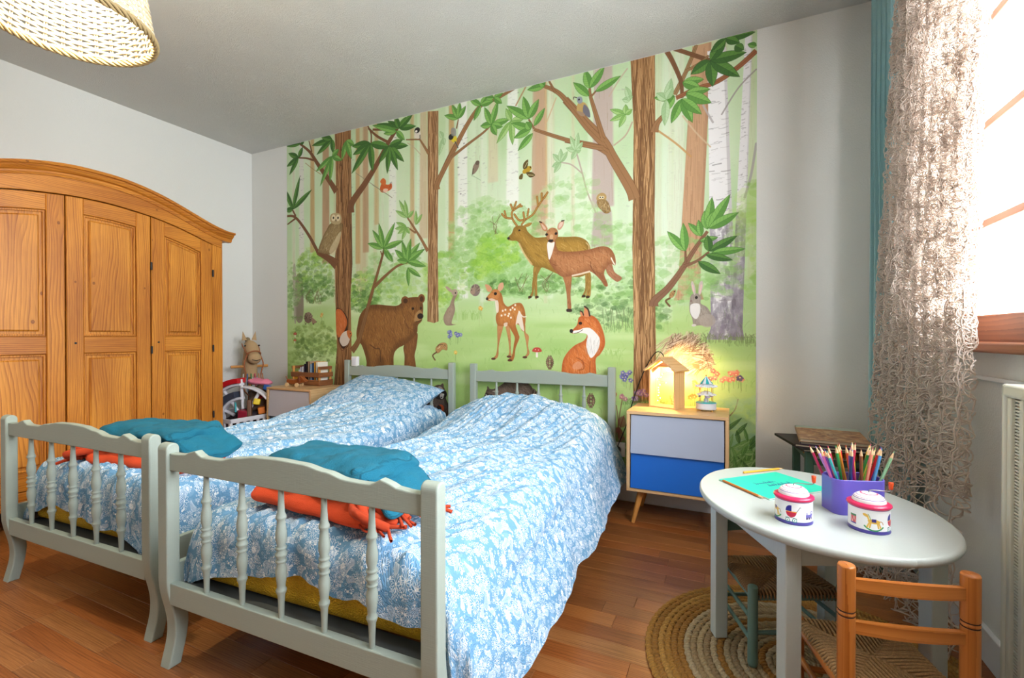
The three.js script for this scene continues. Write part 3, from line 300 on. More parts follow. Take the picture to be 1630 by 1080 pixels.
  fur([239.0, 182.0, 248.3, 181.6, 257.9, 182.3, 260.0, 183.2, 257.4, 184.6, 248.3, 184.5, 239.6, 184.6], '#a5502a', XC, 120, 2, 0);
  fur([244.5, 152.4, 247.2, 149.3, 248.3, 145.1, 251.5, 143.9, 256.3, 144.0, 259.9, 146.9, 262.0, 151.0, 263.6, 156.1, 263.8, 161.7, 261.0, 166.8, 258.4, 169.9, 258.1, 181.2, 248.3, 181.6, 238.4, 182.0, 238.0, 172.5, 240.7, 166.6, 245.6, 161.8, 251.5, 158.7, 253.1, 155.0, 248.3, 154.0, 244.5, 154.5], '#d97a38', XC, 900, 3.2, 1.2, .7, .24);
  blob([244.8, 152.9, 248.3, 152.4, 251.5, 151.2, 255.2, 151.4, 258.9, 154.5, 261.0, 158.1, 260.0, 163.8, 256.0, 169.0, 253.6, 165.4, 252.8, 160.7, 253.4, 155.3, 248.3, 154.1, 245.0, 154.5], '#f4efe8'); { const [ox, oy] = [256.3, 167.9], [tx, ty] = [256.3, 156.6]; for (let i = 0; i < 60; i++) { const u = rr(-5, 5), t = rr(0, .8); line([tx + u, ty + (oy - ty) * t, tx + u * .8, ty + (oy - ty) * (t + .2)], .15, '#bdb5ac', .6); } }
  line([246.7, 168.9, 250.5, 171.1, 251.3, 175.3, 248.3, 176.4], .45, '#8a3e18', .7); blob([245.0, 172.8, 248.3, 171.2, 250.7, 173.7, 248.3, 175.9, 244.5, 175.5], '#e8a888', .6); blob([251.5, 144.2, 251.8, 138.7, 253.9, 140.1, 255.2, 144.2], '#d88a5c'); blob([249.3, 143.9, 249.2, 141.1, 251.0, 142.6, 251.2, 143.9], '#d88a5c'); line([251.8, 138.5, 253.9, 140.3, 254.9, 144.0], .9, '#3a241c'); line([249.1, 141.1, 250.4, 141.8, 251.1, 143.6], .7, '#3a241c'); dot(249.2, 148.4, 1.1, .9, '#26160e'); dot(243.6, 153.0, 1.1, 1.2, '#1e1614'); line([245.3, 154.5, 248.3, 153.7, 250.7, 152.2], .3, '#5c3a2a'); line([255.2, 171.0, 255.0, 175.7, 255.5, 181.1], .5, '#8a3e18', .7);
  // ---- bear
  const BC = ['#6b4420', '#a87438', '#5a3618', '#c08c50', '#7e5228'];
  fur([119.1, 162.3, 130.0, 153.7, 129.7, 163.3, 128.0, 169.7, 129.0, 176.1, 129.0, 183.1, 119.7, 183.4, 119.4, 171.0], '#84562c', BC, 260, 3, 1.5, .3);
  fur([75.3, 149.0, 78.3, 139.9, 85.7, 133.9, 94.3, 132.9, 104.2, 133.9, 112.4, 134.3, 117.2, 132.0, 120.5, 129.4, 127.1, 128.6, 133.0, 129.3, 135.2, 133.6, 135.4, 138.9, 134.3, 145.2, 131.0, 148.4, 130.0, 153.7, 124.4, 159.0, 119.1, 162.3, 113.0, 165.1, 109.6, 170.1, 108.5, 183.8, 97.7, 184.2, 97.4, 174.7, 97.0, 184.2, 84.4, 184.6, 84.1, 174.5, 79.7, 163.2, 75.6, 159.8, 74.4, 154.7], '#91622f', BC, 2400, 4.2, 1.4, .6, .3);
  dot(119.8, 130.7, 3.4, 3, '#80532a'); dot(134.0, 129.9, 3, 3.2, '#80532a'); dot(120.2, 131.0, 2, 1.8, '#4f3018'); dot(134.2, 130.1, 1.7, 1.9, '#4f3018'); blob([129.1, 140.4, 132.7, 137.8, 134.9, 140.5, 134.3, 144.7, 129.7, 146.2, 127.8, 145.1], '#b8905c', .75); dot(126.7, 136.7, 1.1, 1, '#2a1a0c'); dot(133.6, 136.5, .7, .9, '#2a1a0c'); dot(133.1, 142.1, 2.6, 2, '#2c1e18'); line([129.1, 146.0, 131.7, 145.7, 134.3, 144.6], .5, '#3e2814'); line([87.8, 162.6, 92.8, 165.3, 96.7, 165.8, 97.4, 174.7], .9, '#50301a', .7); line([109.6, 156.9, 112.4, 163.5], .7, '#6a4220', .5); line([119.2, 145.0, 123.8, 150.5, 130.4, 152.6], .8, '#6a4220', .4); line([116.8, 132.0, 117.2, 138.5, 120.5, 145.0], .9, '#5a3818', .5);
  br([69.7, 167.4, 76.5, 159.3, 83.2, 141.2, 88.3, 126.7], 5, 2.2, '#85603a');
  // ---- hare, rabbit, hedgehogs, porcupine
  const HC = ['#8f7a66', '#c4b09a', '#76634f']; const hare = '#a8927c';
  fur([157.4, 135.3, 160.2, 128.9, 163.6, 126.7, 162.9, 129.0, 160.9, 133.1, 161.5, 139.0, 158.8, 147.2, 162.2, 148.2, 154.6, 148.6, 152.4, 143.6, 155.3, 137.7], hare, HC, 140, 1.6, 1.4, .4, .2); blob([153.9, 122.2, 156.7, 122.9, 160.2, 126.0, 158.8, 126.5, 155.7, 124.8], '#b49a88'); dot(161.6, 127.2, .4, .4, '#222'); dot(161.3, 126.6, 2.4, 2.2, '#b09a86'); dot(162.0, 127.0, .5, .5, '#1e1812');
  fur([310.4, 136.7, 311.2, 133.8, 313.8, 133.1, 315.9, 135.2, 315.7, 138.5, 319.1, 141.0, 321.3, 145.8, 321.0, 150.3, 315.4, 150.2, 312.4, 150.2, 311.6, 146.5, 310.2, 142.4], '#aca093', ['#8d8174', '#cfc6ba', '#7a6e62'], 320, 1.6, 1.3, .5, .2); blob([310.8, 139.1, 315.0, 138.8, 315.4, 143.3, 313.5, 146.9, 310.8, 144.0], '#f1eeea', .9); for (const p of [[312.3, 133.5, 310.9, 128.5, 311.5, 126.3, 312.9, 129.4, 313.2, 133.1], [314.6, 133.1, 315.0, 127.9, 316.5, 126.5, 316.8, 129.6, 315.7, 133.6]]) { blob(p, '#c9b8b0'); } line([312.1, 131.8, 311.7, 128.6], .7, '#e2bdb6'); line([315.3, 132.8, 316.1, 128.8], .8, '#e2bdb6'); dot(313.6, 135.3, .75, .75, '#2a221c'); dot(310.9, 137.1, .5, .4, '#8a6a66'); dot(319.1, 147.8, 4, 3.6, '#b6a99c', .7); dot(312.4, 150.2, 1.2, .7, '#d8d0c8');
  const spiny = (x, y, rx, ry, col, n, l) => { dot(x, y, rx, ry, col); for (let i = 0; i < n; i++) { const t = rr(3.3, 6.2), r = rr(.3, 1); const X = x + Math.cos(t) * rx * r, Y = y + Math.sin(t) * ry * r * .95 + rr(0, ry * .5); line([X, Y, X + Math.cos(t) * l, Y + Math.sin(t) * l], .2, pick(['#5a4838', '#cdb79c', '#3e3024', '#a08a70']), .8); } };
  spiny(23.8, 141.4, 4.6, 4.4, '#7a6552', 150, 1.4); blob([27.7, 141.4, 33.1, 144.9, 28.5, 146.0], '#9a8066'); dot(33.0, 144.9, .35, .35, '#221'); dot(20.9, 146.4, .8, .5, '#5a4636'); dot(29.3, 146.5, .8, .5, '#5a4636');
  spiny(177.4, 125.7, 3.6, 4, '#86766e', 120, 1); dot(175.4, 126.4, 2, 2.2, '#a58c78'); dot(174.6, 125.6, .35, .35, '#221');
  const quill = (x0, y0, x1, y1, w) => line([x0, y0, (x0 + x1) / 2, (y0 + y1) / 2 - .6, x1, y1], w, pick(['#8a6a50', '#d9c4a4', '#6d523e', '#b5977a', '#e6d6ba']), .85);
  for (const [ox, oy, sx, sy, ex, ey] of [[299.2, 165.1, 302.0, 156.3, 305.1, 155.5], [304.7, 164.6, 309.4, 154.7, 314.7, 156.3], [310.9, 167.0, 317.0, 158.8, 320.7, 166.8], [313.2, 170.2, 319.2, 166.8, 321.5, 171.2]]) for (let i = 0; i < 110; i++) { const t = rnd(); quill(ox + rr(-7, 9), oy + rr(-5, 7), sx + (ex - sx) * t + rr(-2, 2), sy + (ey - sy) * t + rr(-1.5, 3), rr(.18, .36)); }
  blob([297.6, 165.5, 303.9, 163.0, 311.7, 167.8, 315.1, 171.8, 314.0, 173.8, 304.0, 172.1, 298.4, 169.7], '#b08d66', .55); blob([311.7, 171.0, 315.1, 171.6, 314.7, 173.6, 312.5, 173.0], '#9a7450');
  // ---- squirrels and chipmunks
  blob([97.5, 46.8, 99.4, 44.5, 104.6, 46.2, 107.8, 45.6, 108.1, 49.2, 104.6, 50.8, 100.7, 51.5, 97.5, 49.8], '#c8602a'); blob([97.5, 42.7, 100.1, 40.8, 102.7, 42.9, 102.0, 46.4, 98.8, 44.9], '#d06e34'); blob([100.7, 48.7, 104.6, 49.3, 103.3, 51.6, 100.4, 51.2], '#f1d9c6', .8); line([107.4, 46.1, 106.5, 48.0], .9, '#9a4a20'); line([90.2, 44.3, 107.1, 55.1], .5, '#8d8d72');
  blob([53.6, 135.4, 59.1, 135.6, 65.2, 142.1, 65.5, 151.3, 66.7, 162.8, 60.5, 165.8, 56.2, 159.4, 54.4, 148.9], '#3e2412'); fur([54.1, 135.8, 59.1, 136.1, 64.0, 142.0, 64.6, 147.8, 59.0, 155.9, 54.6, 155.9, 53.6, 144.2], '#c9713a', XC, 160, 2.6, 1.3, .4); blob([57.4, 158.2, 60.6, 153.6, 66.7, 151.9, 69.4, 155.9, 66.7, 161.7, 61.3, 164.0, 58.2, 161.7], '#d9cbbb'); blob([64.9, 151.9, 69.0, 152.5, 69.7, 155.9, 67.5, 158.2, 65.2, 155.3], '#c8703a'); dot(68.2, 154.2, .5, .5, '#1c120c'); line([55.1, 155.9, 57.4, 164.1, 60.5, 167.0, 66.7, 161.7, 69.0, 155.9], .9, '#7a5030');
  const chip = (p, q, e) => { fur(p, '#bf945c', ['#6d4a28', '#e2c492', '#8a6236'], 70, 1.4, .8, .3, .22); line(q, 1, '#6e5030'); dot(e[0], e[1], .35, .35, '#1c120c'); };
  chip([146.0, 164.3, 149.2, 161.3, 152.9, 160.6, 155.3, 162.1, 155.1, 165.7, 151.6, 165.2, 148.5, 167.6, 146.4, 167.4], [146.7, 167.2, 143.5, 169.5, 145.4, 172.6], [153.4, 162.3]); line([146.9, 163.7, 149.2, 161.9, 151.6, 161.9], .35, '#3a2818'); line([147.7, 164.8, 149.7, 163.2], .35, '#f0e0c0');
  chip([299.9, 133.0, 301.1, 131.4, 303.0, 131.0, 302.6, 132.7, 301.5, 134.7, 299.9, 135.1], [299.9, 135.3, 297.9, 136.7, 299.9, 139.5], [302.4, 131.6]);
  // ---- raccoons
  const RC = ['#4a3a30', '#8a7668', '#372a22', '#a39080'];
  fur([137.3, 203.8, 140.9, 197.7, 143.1, 192.3, 148.0, 189.7, 152.8, 191.3, 154.2, 198.7, 157.3, 204.9, 156.9, 210.7, 154.9, 214.3, 147.9, 212.5, 140.9, 207.2], '#66544a', RC, 420, 2, 1.4, .4, .22); dot(149.4, 195.8, 5.6, 4, '#2c2320'); blob([148.3, 190.9, 150.7, 191.1, 152.8, 193.6, 150.1, 194.0, 147.3, 193.6], '#b9a79e', .8); blob([149.4, 190.5, 151.8, 188.4, 152.5, 191.0], '#5c4a42'); blob([142.7, 190.0, 144.1, 191.7, 143.4, 192.9], '#5c4a42'); dot(150.9, 197.2, 1.6, 2, '#d9cfc4'); dot(150.6, 198.1, .7, .5, '#15100e'); dot(152.1, 196.2, .8, .8, '#f0ece4'); dot(150.2, 205.7, 2.6, 2.6, '#d0562a'); dot(148.6, 206.1, 2, 2.4, '#2c2320');
  fur([186.4, 190.8, 190.7, 190.6, 195.7, 188.1, 201.1, 184.6, 208.3, 182.8, 213.6, 184.7, 218.2, 188.7, 218.2, 195.1, 213.0, 197.5, 201.1, 197.7, 192.6, 198.2, 186.4, 198.0, 182.6, 199.9, 184.5, 194.8], '#7a6456', RC, 760, 2.4, .6, .5, .22); blob([185.4, 193.1, 188.9, 195.1, 192.6, 197.6, 186.4, 198.6, 183.8, 197.0], '#3a2c26', .8); line([185.4, 194.7, 187.6, 196.8, 191.4, 197.7], .9, '#e2d8cc'); line([190.4, 192.0, 192.6, 192.1, 192.3, 194.9, 190.4, 195.0], .5, '#d8ccc0'); blob([186.2, 191.1, 186.5, 188.8, 187.9, 190.4], '#6a564a'); dot(189.2, 194.5, .6, .6, '#120d0a'); fur([218.2, 189.0, 221.6, 191.2, 221.6, 195.1, 217.6, 195.6], '#8a705c', RC, 50, 1.5, 1); for (const [a, b, d, e] of [[218.8, 190.0, 217.9, 195.1], [220.5, 191.0, 219.6, 195.3]]) line([a, b, d, e], 1, '#3a2a22', .8);
  // ---- owls and small birds
  fur([49.0, 68.4, 59.9, 69.5, 59.6, 75.9, 55.5, 86.2, 48.2, 92.2, 36.3, 90.2, 34.8, 88.4, 39.4, 79.4, 43.9, 73.3], '#9a8256', ['#5a4526', '#cbb88a', '#6d5630', '#e0d2ac'], 420, 1.5, 2, .5, .3); blob([46.8, 89.9, 54.1, 79.7, 59.2, 75.8, 57.0, 84.2, 51.2, 93.5], '#d9cba4', .7); blob([47.6, 63.9, 49.8, 61.1, 57.1, 61.7, 59.6, 65.2, 58.5, 69.3, 53.4, 69.9, 48.6, 67.8], '#b7a276'); for (const [x, y] of [[51.3, 64.5], [56.0, 65.0]]) { dot(x, y, 2.2, 2.6, '#dccfa8'); dot(x, y, .8, .9, '#2c2014'); } dot(53.9, 66.7, .5, .9, '#4a3820');
  fur([259.7, 74.8, 262.1, 73.7, 264.0, 76.3, 266.2, 80.4, 266.6, 84.2, 263.6, 84.3, 260.2, 79.7], '#a58248', ['#5a4020', '#dcc48a'], 90, 1.2, 1.6, .5, .3); dot(261.8, 75.3, 3, 2.8, '#b2935c'); dot(261.1, 75.0, .9, .9, '#e9dcb4'); dot(262.6, 75.2, .9, .9, '#e9dcb4'); dot(261.1, 75.0, .4, .4, '#222'); dot(262.6, 75.2, .4, .4, '#222'); fur([259.3, 76.8, 265.0, 77.5, 267.2, 83.8, 264.0, 83.3, 260.4, 81.0], '#a88a58', ['#5a4020', '#e4d4a8', '#7a5c34'], 120, 1.1, 1.6, .5, .3);
  blob([246.8, 21.8, 247.8, 17.2, 251.8, 18.0, 254.3, 22.4, 254.3, 24.3, 249.8, 23.4], '#b99a5c'); blob([247.0, 16.0, 247.3, 13.7, 249.8, 14.2, 250.3, 17.2, 248.3, 17.8], '#8e949c'); blob([251.3, 18.9, 254.3, 22.4, 254.8, 27.3, 250.8, 23.6], '#6d6a72'); blob([246.8, 21.8, 250.8, 23.6, 251.8, 25.7, 249.3, 25.2], '#a08468'); line([246.8, 13.9, 245.0, 13.2, 244.8, 14.4], .4, '#2a2420'); dot(248.2, 15.3, .5, .5, '#15110e');
  blob([128.2, 15.1, 129.5, 10.9, 132.4, 11.5, 133.6, 16.1, 131.8, 17.7, 128.8, 16.7], '#d9d2c2'); dot(130.6, 11.6, 2.4, 2, '#26221e'); dot(129.8, 12.2, 1, .9, '#f0ece2'); line([133.0, 15.5, 133.0, 17.9], .8, '#6a6258');
  blob([158.3, 22.5, 159.7, 20.3, 162.8, 21.8, 162.8, 25.1, 160.0, 25.1], '#d8c530'); dot(158.6, 21.3, 2, 2, '#23231f'); blob([158.9, 20.2, 158.9, 15.5, 162.2, 16.6, 162.2, 21.3], '#8a8a86', .8); line([161.7, 24.9, 164.1, 29.6], .7, '#5a5a52');
  blob([175.3, 48.5, 175.8, 43.7, 178.3, 41.4, 180.3, 42.6, 179.5, 46.0, 176.8, 48.7], '#8f7d6a'); dot(179.0, 42.0, 1.6, 1.5, '#6a5a4a'); line([175.3, 48.9, 175.8, 45.4], .8, '#5a4a3c'); line([174.2, 49.2, 181.3, 53.7], .4, '#9bb88c');
  blob([211.6, 52.1, 214.3, 50.0, 217.1, 50.0, 217.5, 51.8, 215.2, 53.9, 212.0, 53.9], '#b8962c'); blob([212.0, 50.9, 212.2, 47.6, 215.2, 45.7, 214.6, 50.5], '#5f4e22'); blob([213.9, 53.7, 217.5, 53.8, 220.0, 56.1, 216.6, 57.0], '#5f4e22'); blob([211.6, 53.8, 211.3, 57.1, 209.1, 56.8, 209.5, 54.8], '#6a5826'); dot(216.8, 50.7, .4, .4, '#15110e'); line([213.0, 50.2, 214.8, 47.2], .3, '#e4d9a8'); line([215.2, 55.2, 218.9, 56.0], .3, '#e4d9a8');
  // ---- mushrooms, cones, flowers, reeds
  const shroom = (x, y, s, col = '#c84a3a') => { line([x, y, x, y + s * 1.6], s * .7, '#efe6da'); blob([x - s * 1.6, y, x - s, y - s, x, y - s * 1.2, x + s, y - s, x + s * 1.6, y, x, y + s * .3], col); dot(x - s * .5, y - s * .5, s * .14, s * .14, '#fff'); dot(x + s * .5, y - s * .4, s * .14, s * .14, '#fff'); };
  shroom(221.3, 165.5, 2); shroom(8.9, 154.7, 1.3, '#b8503c'); shroom(8.7, 159.9, 1.1, '#c06a3a'); 
  const cone = (x, y, s = 1) => { for (let r = 0; r < 8; r++) { const w = 2.1 * Math.sin(PI * (r + 1.3) / 9.6) * s, n = 2 + (r % 2); for (let i = 0; i < n; i++) { const X = x + (n === 1 ? 0 : (i / (n - 1) - .5) * 2 * w * .75), Y = y + (r - 3.5) * 1.05 * s; dot(X, Y, w * .5, .75 * s, '#57432f'); dot(X, Y - .18 * s, w * .36, .42 * s, pick(['#8a6c50', '#a58868', '#6d543e'])); dot(X, Y + .38 * s, w * .2, .16 * s, '#dccbb0'); } } };
  cone(229.8, 172.2, 1); cone(255.7, 194.1, 1); cone(77.6, 189.5, .9);
  const flow = (x, y, n, r, cols) => { for (let i = 0; i < n; i++) { const X = x + rr(-r, r), Y = y + rr(-r, r) * .7; for (let j = 0; j < 5; j++) dot(X + Math.cos(j * 1.26) * .8, Y + Math.sin(j * 1.26) * .8, .7, .55, pick(cols), .85, j); dot(X, Y, .35, .35, '#f0e0a0'); line([X, Y + 1, X + rr(-.5, .5), Y + rr(4, 7)], .18, '#6f8f4a', .7); } };
  flow(157.1, 154.9, 5, 2.4, ['#5c62a8', '#7f86c4']); flow(164.4, 154.9, 5, 2.2, ['#5c62a8', '#7f86c4']); flow(276.9, 178.8, 9, 4, ['#6a6ab0', '#9088c0', '#55589a']); flow(284.1, 189.1, 9, 4, ['#b08ab8', '#c8a4c8', '#8e6aa0']); flow(275.2, 191.3, 3, 2, ['#b06a7a', '#c88a96']); flow(161.4, 167.2, 2, 1, ['#e0b040', '#e8c860']); flow(181.5, 138.3, 2, 1, ['#e0a040', '#e8c860']); flow(37.6, 139.2, 2, 1.4, ['#d09a40', '#e0b868']); flow(324.0, 177.0, 6, 4, ['#d8705c', '#e0907c', '#a85a6a']); flow(332.5, 176.2, 8, 4, ['#dc7a66', '#e49a84']); flow(328.3, 179.0, 3, 2, ['#dc7a66', '#e49a84']); flow(334.1, 178.7, 3, 1.6, ['#6d5a7a', '#54466a']); flow(313.7, 182.2, 5, 3, ['#d88a4a', '#e0a068']); flow(312.3, 190.3, 4, 3, ['#d07a3c', '#e09a58']); flow(272.4, 235.9, 6, 4, ['#7a6aa8', '#5a4e8c']); flow(303.7, 190.8, 4, 3, ['#c88a5a', '#e0a878']);
  for (const p of [[270.7, 196.1, 271.8, 206.3, 270.7, 217.8], [275.2, 201.5, 273.0, 208.5, 271.3, 218.9], [274.1, 192.5, 272.4, 202.9, 271.8, 215.5], [333.9, 189.0, 332.5, 194.3, 329.3, 198.6]]) line(p, .5, '#7d4a3c', .8); blob([266.1, 188.4, 270.7, 188.7, 270.1, 191.6, 266.6, 191.8], '#b8503c', .8); blob([266.7, 212.5, 272.4, 208.6, 275.8, 215.1, 274.7, 219.7, 269.0, 219.2], '#7d3c34', .75); blob([271.8, 204.0, 275.2, 202.1, 276.0, 207.1, 273.0, 208.5], '#8d4a44', .6);
  bush(335.8, 201.2, 20, 14, ['#7fae8c', '#8dbb92', '#a5cba0'], 90, .35, 3); bush(272.4, 228.0, 14, 16, ['#6d8d42', '#4f6f2e', '#86a650'], 110, .45, 2);
  for (const [a, b, d, e, w, t] of [[331.2, 214.0, 330.3, 221.4, 1.6, 'l'], [341.3, 208.9, 330.2, 215.1, 1.6, 'l'], [341.7, 211.9, 332.6, 219.0, 1.8, 'l'], [337.7, 221.5, 340.4, 213.1, 1.8, 'm'], [334.9, 224.9, 337.2, 218.5, 2, 'm'], [332.6, 220.1, 330.7, 214.1, 2, 'l'], [340.9, 223.2, 335.8, 220.7, 2, 'l'], [341.7, 216.0, 335.4, 216.7, 2, 'l'], [338.5, 210.2, 336.7, 203.2, 1, 'm'], [339.5, 211.1, 333.0, 212.8, 1.8, 'l'], [341.3, 220.1, 333.1, 224.1, 1.6, 'l'], [337.7, 217.4, 330.7, 222.3, 1.6, 'l']]) lf(a, b, d, e, w, t, .9);
  for (let i = 0; i < 30; i++) { const X = 322 + rr(0, 20), Y = 205 + rr(0, 36); lf(X, Y, X + rr(-9, 9), Y - rr(4, 12), 1.4, pick(['m', 'l', 'd']), .7); }
  for (let i = 0; i < 170; i++) { const X = rr(0, 320), Y = rr(214, 242); lf(X, Y, X + rr(-4, 4), Y - rr(3, 9), 1, pick(['m', 'l', 'm']), .5); }
  // paper grain
  for (let i = 0; i < 9000; i++) { c.globalAlpha = .05; c.fillStyle = rnd() < .5 ? '#ffffff' : '#506030'; c.fillRect(rr(0, 342), rr(0, 241), rr(.3, 1.6), rr(.12, .3)); }
  return cv;
}

// ================================================================ beds
// white line flowers and ferns on blue
function floralCanvas() {
  const S = 1024, cv = canvas(S, S), c = cv.getContext('2d'), r = rng(402), rr = (a, b) => a + (b - a) * r(); c.fillStyle = '#6a9cc4'; c.fillRect(0, 0, S, S); c.lineCap = 'round';
  const wrap = (x, y, R, f) => { for (const dx of [-S, 0, S]) for (const dy of [-S, 0, S]) if (x + dx > -R && x + dx < S + R && y + dy > -R && y + dy < S + R) { c.save(); c.translate(x + dx, y + dy); f(); c.restore(); } };
  for (let i = 0; i < 300; i++) { const x = rr(0, S), y = rr(0, S), R = rr(14, 46), a = rr(.1, .25), w = r() < .6; wrap(x, y, R, () => { c.globalAlpha = a; c.fillStyle = w ? '#bcd4ea' : '#6498c6'; c.beginPath(); c.ellipse(0, 0, R, R * .5, x, 0, 7); c.fill(); }); } c.globalAlpha = 1;
  const daisy = (x, y, R, n, fill) => wrap(x, y, R, () => { c.rotate(x); for (let k = 0; k < n; k++) { c.rotate(2 * PI / n); c.beginPath(); c.moveTo(0, 0); c.quadraticCurveTo(R * .3, R * .5, 0, R); c.quadraticCurveTo(-R * .3, R * .5, 0, 0); c.fillStyle = fill ? '#e6edf6' : k % 2 ? '#6a9cc4' : '#6094be'; c.fill(); c.strokeStyle = '#f4f8fc'; c.lineWidth = 2; c.stroke(); } c.fillStyle = fill ? '#9dbede' : '#f4f8fc'; c.beginPath(); c.arc(0, 0, R * .14, 0, 7); c.fill(); });
  const fern = (x, y, R, bend) => wrap(x, y, R * 1.2, () => { c.rotate(y); c.fillStyle = '#6698c2'; c.beginPath(); c.ellipse(bend * R * .12, -R * .5, R * .2, R * .52, 0, 0, 7); c.fill(); c.strokeStyle = '#f0f5fb'; for (let k = 0; k < 15; k++) { const t = k / 14, X = bend * t * t * R * .4, Y = -t * R, l = R * .3 * (1 - t * .7); c.lineWidth = 2.2; for (const s of [-1, 1]) { c.beginPath(); c.moveTo(X, Y); c.quadraticCurveTo(X + s * l * .6, Y - l * .1, X + s * l, Y - l * .7); c.stroke(); } } });
  const sprig = (x, y, R) => wrap(x, y, R, () => { c.rotate(x * 3); c.fillStyle = '#eef4fa'; for (let k = 0; k < 9; k++) { c.beginPath(); c.ellipse(Math.cos(k * 2.4) * R * .16 * Math.sqrt(k), Math.sin(k * 2.4) * R * .16 * Math.sqrt(k), R * .13, R * .08, k, 0, 7); c.fill(); } });
  for (let i = 0; i < 500; i++) { const x = rr(0, S), y = rr(0, S), R = rr(4, 8); wrap(x, y, 12, () => { c.strokeStyle = '#f4f8fc'; c.lineWidth = 1.8; c.beginPath(); c.arc(0, 0, R, 0, 7); c.stroke(); }); }
  for (let i = 0; i < 14; i++) for (let j = 0; j < 14; j++) { const x = (i + rr(.1, .9)) * S / 14, y = (j + rr(.1, .9)) * S / 14, t = r(); if (t < .42) fern(x, y, rr(55, 105), rr(-1, 1)); else if (t < .9) daisy(x, y, rr(26, 50), Math.floor(rr(9, 15)), r() < .08); else sprig(x, y, rr(30, 44)); }
  for (let i = 0; i < 60; i++) daisy(rr(0, S), rr(0, S), rr(16, 40), Math.floor(rr(8, 15)), r() < .12);
  for (let i = 0; i < 70; i++) sprig(rr(0, S), rr(0, S), rr(14, 26));
  for (let i = 0; i < 500; i++) { const x = rr(0, S), y = rr(0, S), R = rr(3, 9); wrap(x, y, 12, () => { c.strokeStyle = c.fillStyle = '#f4f8fc'; c.lineWidth = 2; c.beginPath(); c.arc(0, 0, R, 0, 7); i % 2 ? c.stroke() : c.fill(); }); }
  return cv;
}
const clothBump = noiseBump(512, 12, 4, 31);
const floralTex = canvasTex(floralCanvas(), THREE.RepeatWrapping); floralTex.repeat.set(1 / .42, 1 / .42);
clothBump.repeat.set(2.4, 2.4);
M.floral = mat('#ffffff', .85, { map: floralTex, bumpMap: clothBump, bumpScale: .003, side: THREE.DoubleSide });
M.yellow = mat('#e3b01c', .75, { bumpMap: clothBump, bumpScale: .01 });

function postShape(top) {                                               // side view: (z, y)
  const s = new THREE.Shape(); s.moveTo(-.004, 0); s.bezierCurveTo(-.012, .04, -.026, .07, -.022, .12); s.bezierCurveTo(-.018, .17, 0, .2, 0, .26); s.lineTo(0, top - .02); s.bezierCurveTo(0, top + .004, -.036, top + .004, -.036, top - .02); s.lineTo(-.036, .27); s.bezierCurveTo(-.04, .2, -.058, .17, -.06, .12); s.bezierCurveTo(-.058, .07, -.044, .03, -.038, 0); s.lineTo(-.004, 0); return s;
}
function railShape(half, y0, y1, wave) {                                // front view of the wavy top rail
  const P = [], K = [[0, wave], [.18, wave * .92], [.36, wave * .55], [.5, wave * .12], [.6, .002], [.68, .003], [.73, wave * .62], [.77, wave * .5], [.84, .003], [.92, 0], [1, 0]];
  const h = (t) => { t = Math.abs(t); for (let i = 0; i + 1 < K.length; i++) if (t <= K[i + 1][0]) { const u = (t - K[i][0]) / (K[i + 1][0] - K[i][0]); return lerp(K[i][1], K[i + 1][1], i === 5 ? u : u * u * (3 - 2 * u)); } return 0; };
  P.push([-half, y0], [half, y0]); for (let i = 60; i >= 0; i--) { const t = i / 30 - 1; P.push([t * half, y1 + h(t)]); } return P;
}
function spindle(y0, y1) {
  const K = [[.0085, 0], [.0095, .1], [.0115, .18], [.0165, .21], [.0165, .225], [.0125, .24], [.0135, .27], [.0175, .33], [.0175, .38], [.0125, .425], [.017, .435], [.017, .45], [.0125, .46], [.0185, .485], [.0185, .5], [.0125, .525], [.017, .535], [.017, .55], [.0125, .56], [.0175, .61], [.0175, .66], [.0135, .72], [.0125, .755], [.0165, .77], [.0165, .785], [.0115, .815], [.0095, .9], [.0085, 1]];
  return lathe(K.map(([r, t]) => [r * .76, lerp(y0, y1, t)]), 16);
}
const dark = mat('#4c5152', .7);
function makeBed(label, x, z, turn, L) {
  const b = thing('bed_frame', label, 'bed', [x, 0, z], turn, 'two sage green child beds'), H = .445, px = .042;
  for (const s of [-1, 1]) { obj('post', uvm(extrude(postShape(.641), px, .004, 2).rotateY(-PI / 2).translate(s * H + px / 2, 0, 0)), M.sage, b); }
  obj('top_rail', uvm(extrude(railShape(H - px / 2 + .004, .563, .612, .027), .022, .003, 2).translate(0, 0, -.03)), M.sage, b);
  obj('bottom_rail', uvm(box(2 * H - px + .004, .062, .022, 0, .213, -.019, .003)), M.sage, b);
  for (let i = 1; i <= 5; i++) obj('spindle', spindle(.242, .566).translate(lerp(-H + px / 2, H - px / 2, i / 6), 0, -.019), M.sage, b);
  // headboard
  for (const s of [-1, 1]) obj('head_post', uvm(box(.042, .765, .036, s * H, .3825, -L + .018, .006)), M.sage, b);
  obj('head_rail', uvm(extrude(railShape(H - px / 2 + .004, .652, .718, .018), .022, .003, 2).translate(0, 0, -L + .007)), M.sage, b);
  obj('head_bottom_rail', uvm(box(2 * H - px, .06, .022, 0, .33, -L + .018, .003)), M.sage, b);
  for (let i = 1; i <= 5; i++) obj('head_spindle', spindle(.36, .654).translate(lerp(-H + px / 2, H - px / 2, i / 6), 0, -L + .018), M.sage, b);
  for (const s of [-1, 1]) obj('side_rail', uvm(box(.02, .1, L - .07, s * (H - .004), .24, -L / 2, .003)), M.sage, b);
  for (let i = 0; i < 9; i++) obj('slat', box(2 * H - .06, .014, .07, 0, .215, -.07 - i * (L - .2) / 8), dark, b);
  obj('slat_support', box(2 * H - .03, .03, .03, 0, .213, -.05), dark, b); obj('slat_support', box(2 * H - .03, .03, .03, 0, .2, -L + .07), dark, b);
  return b;
}
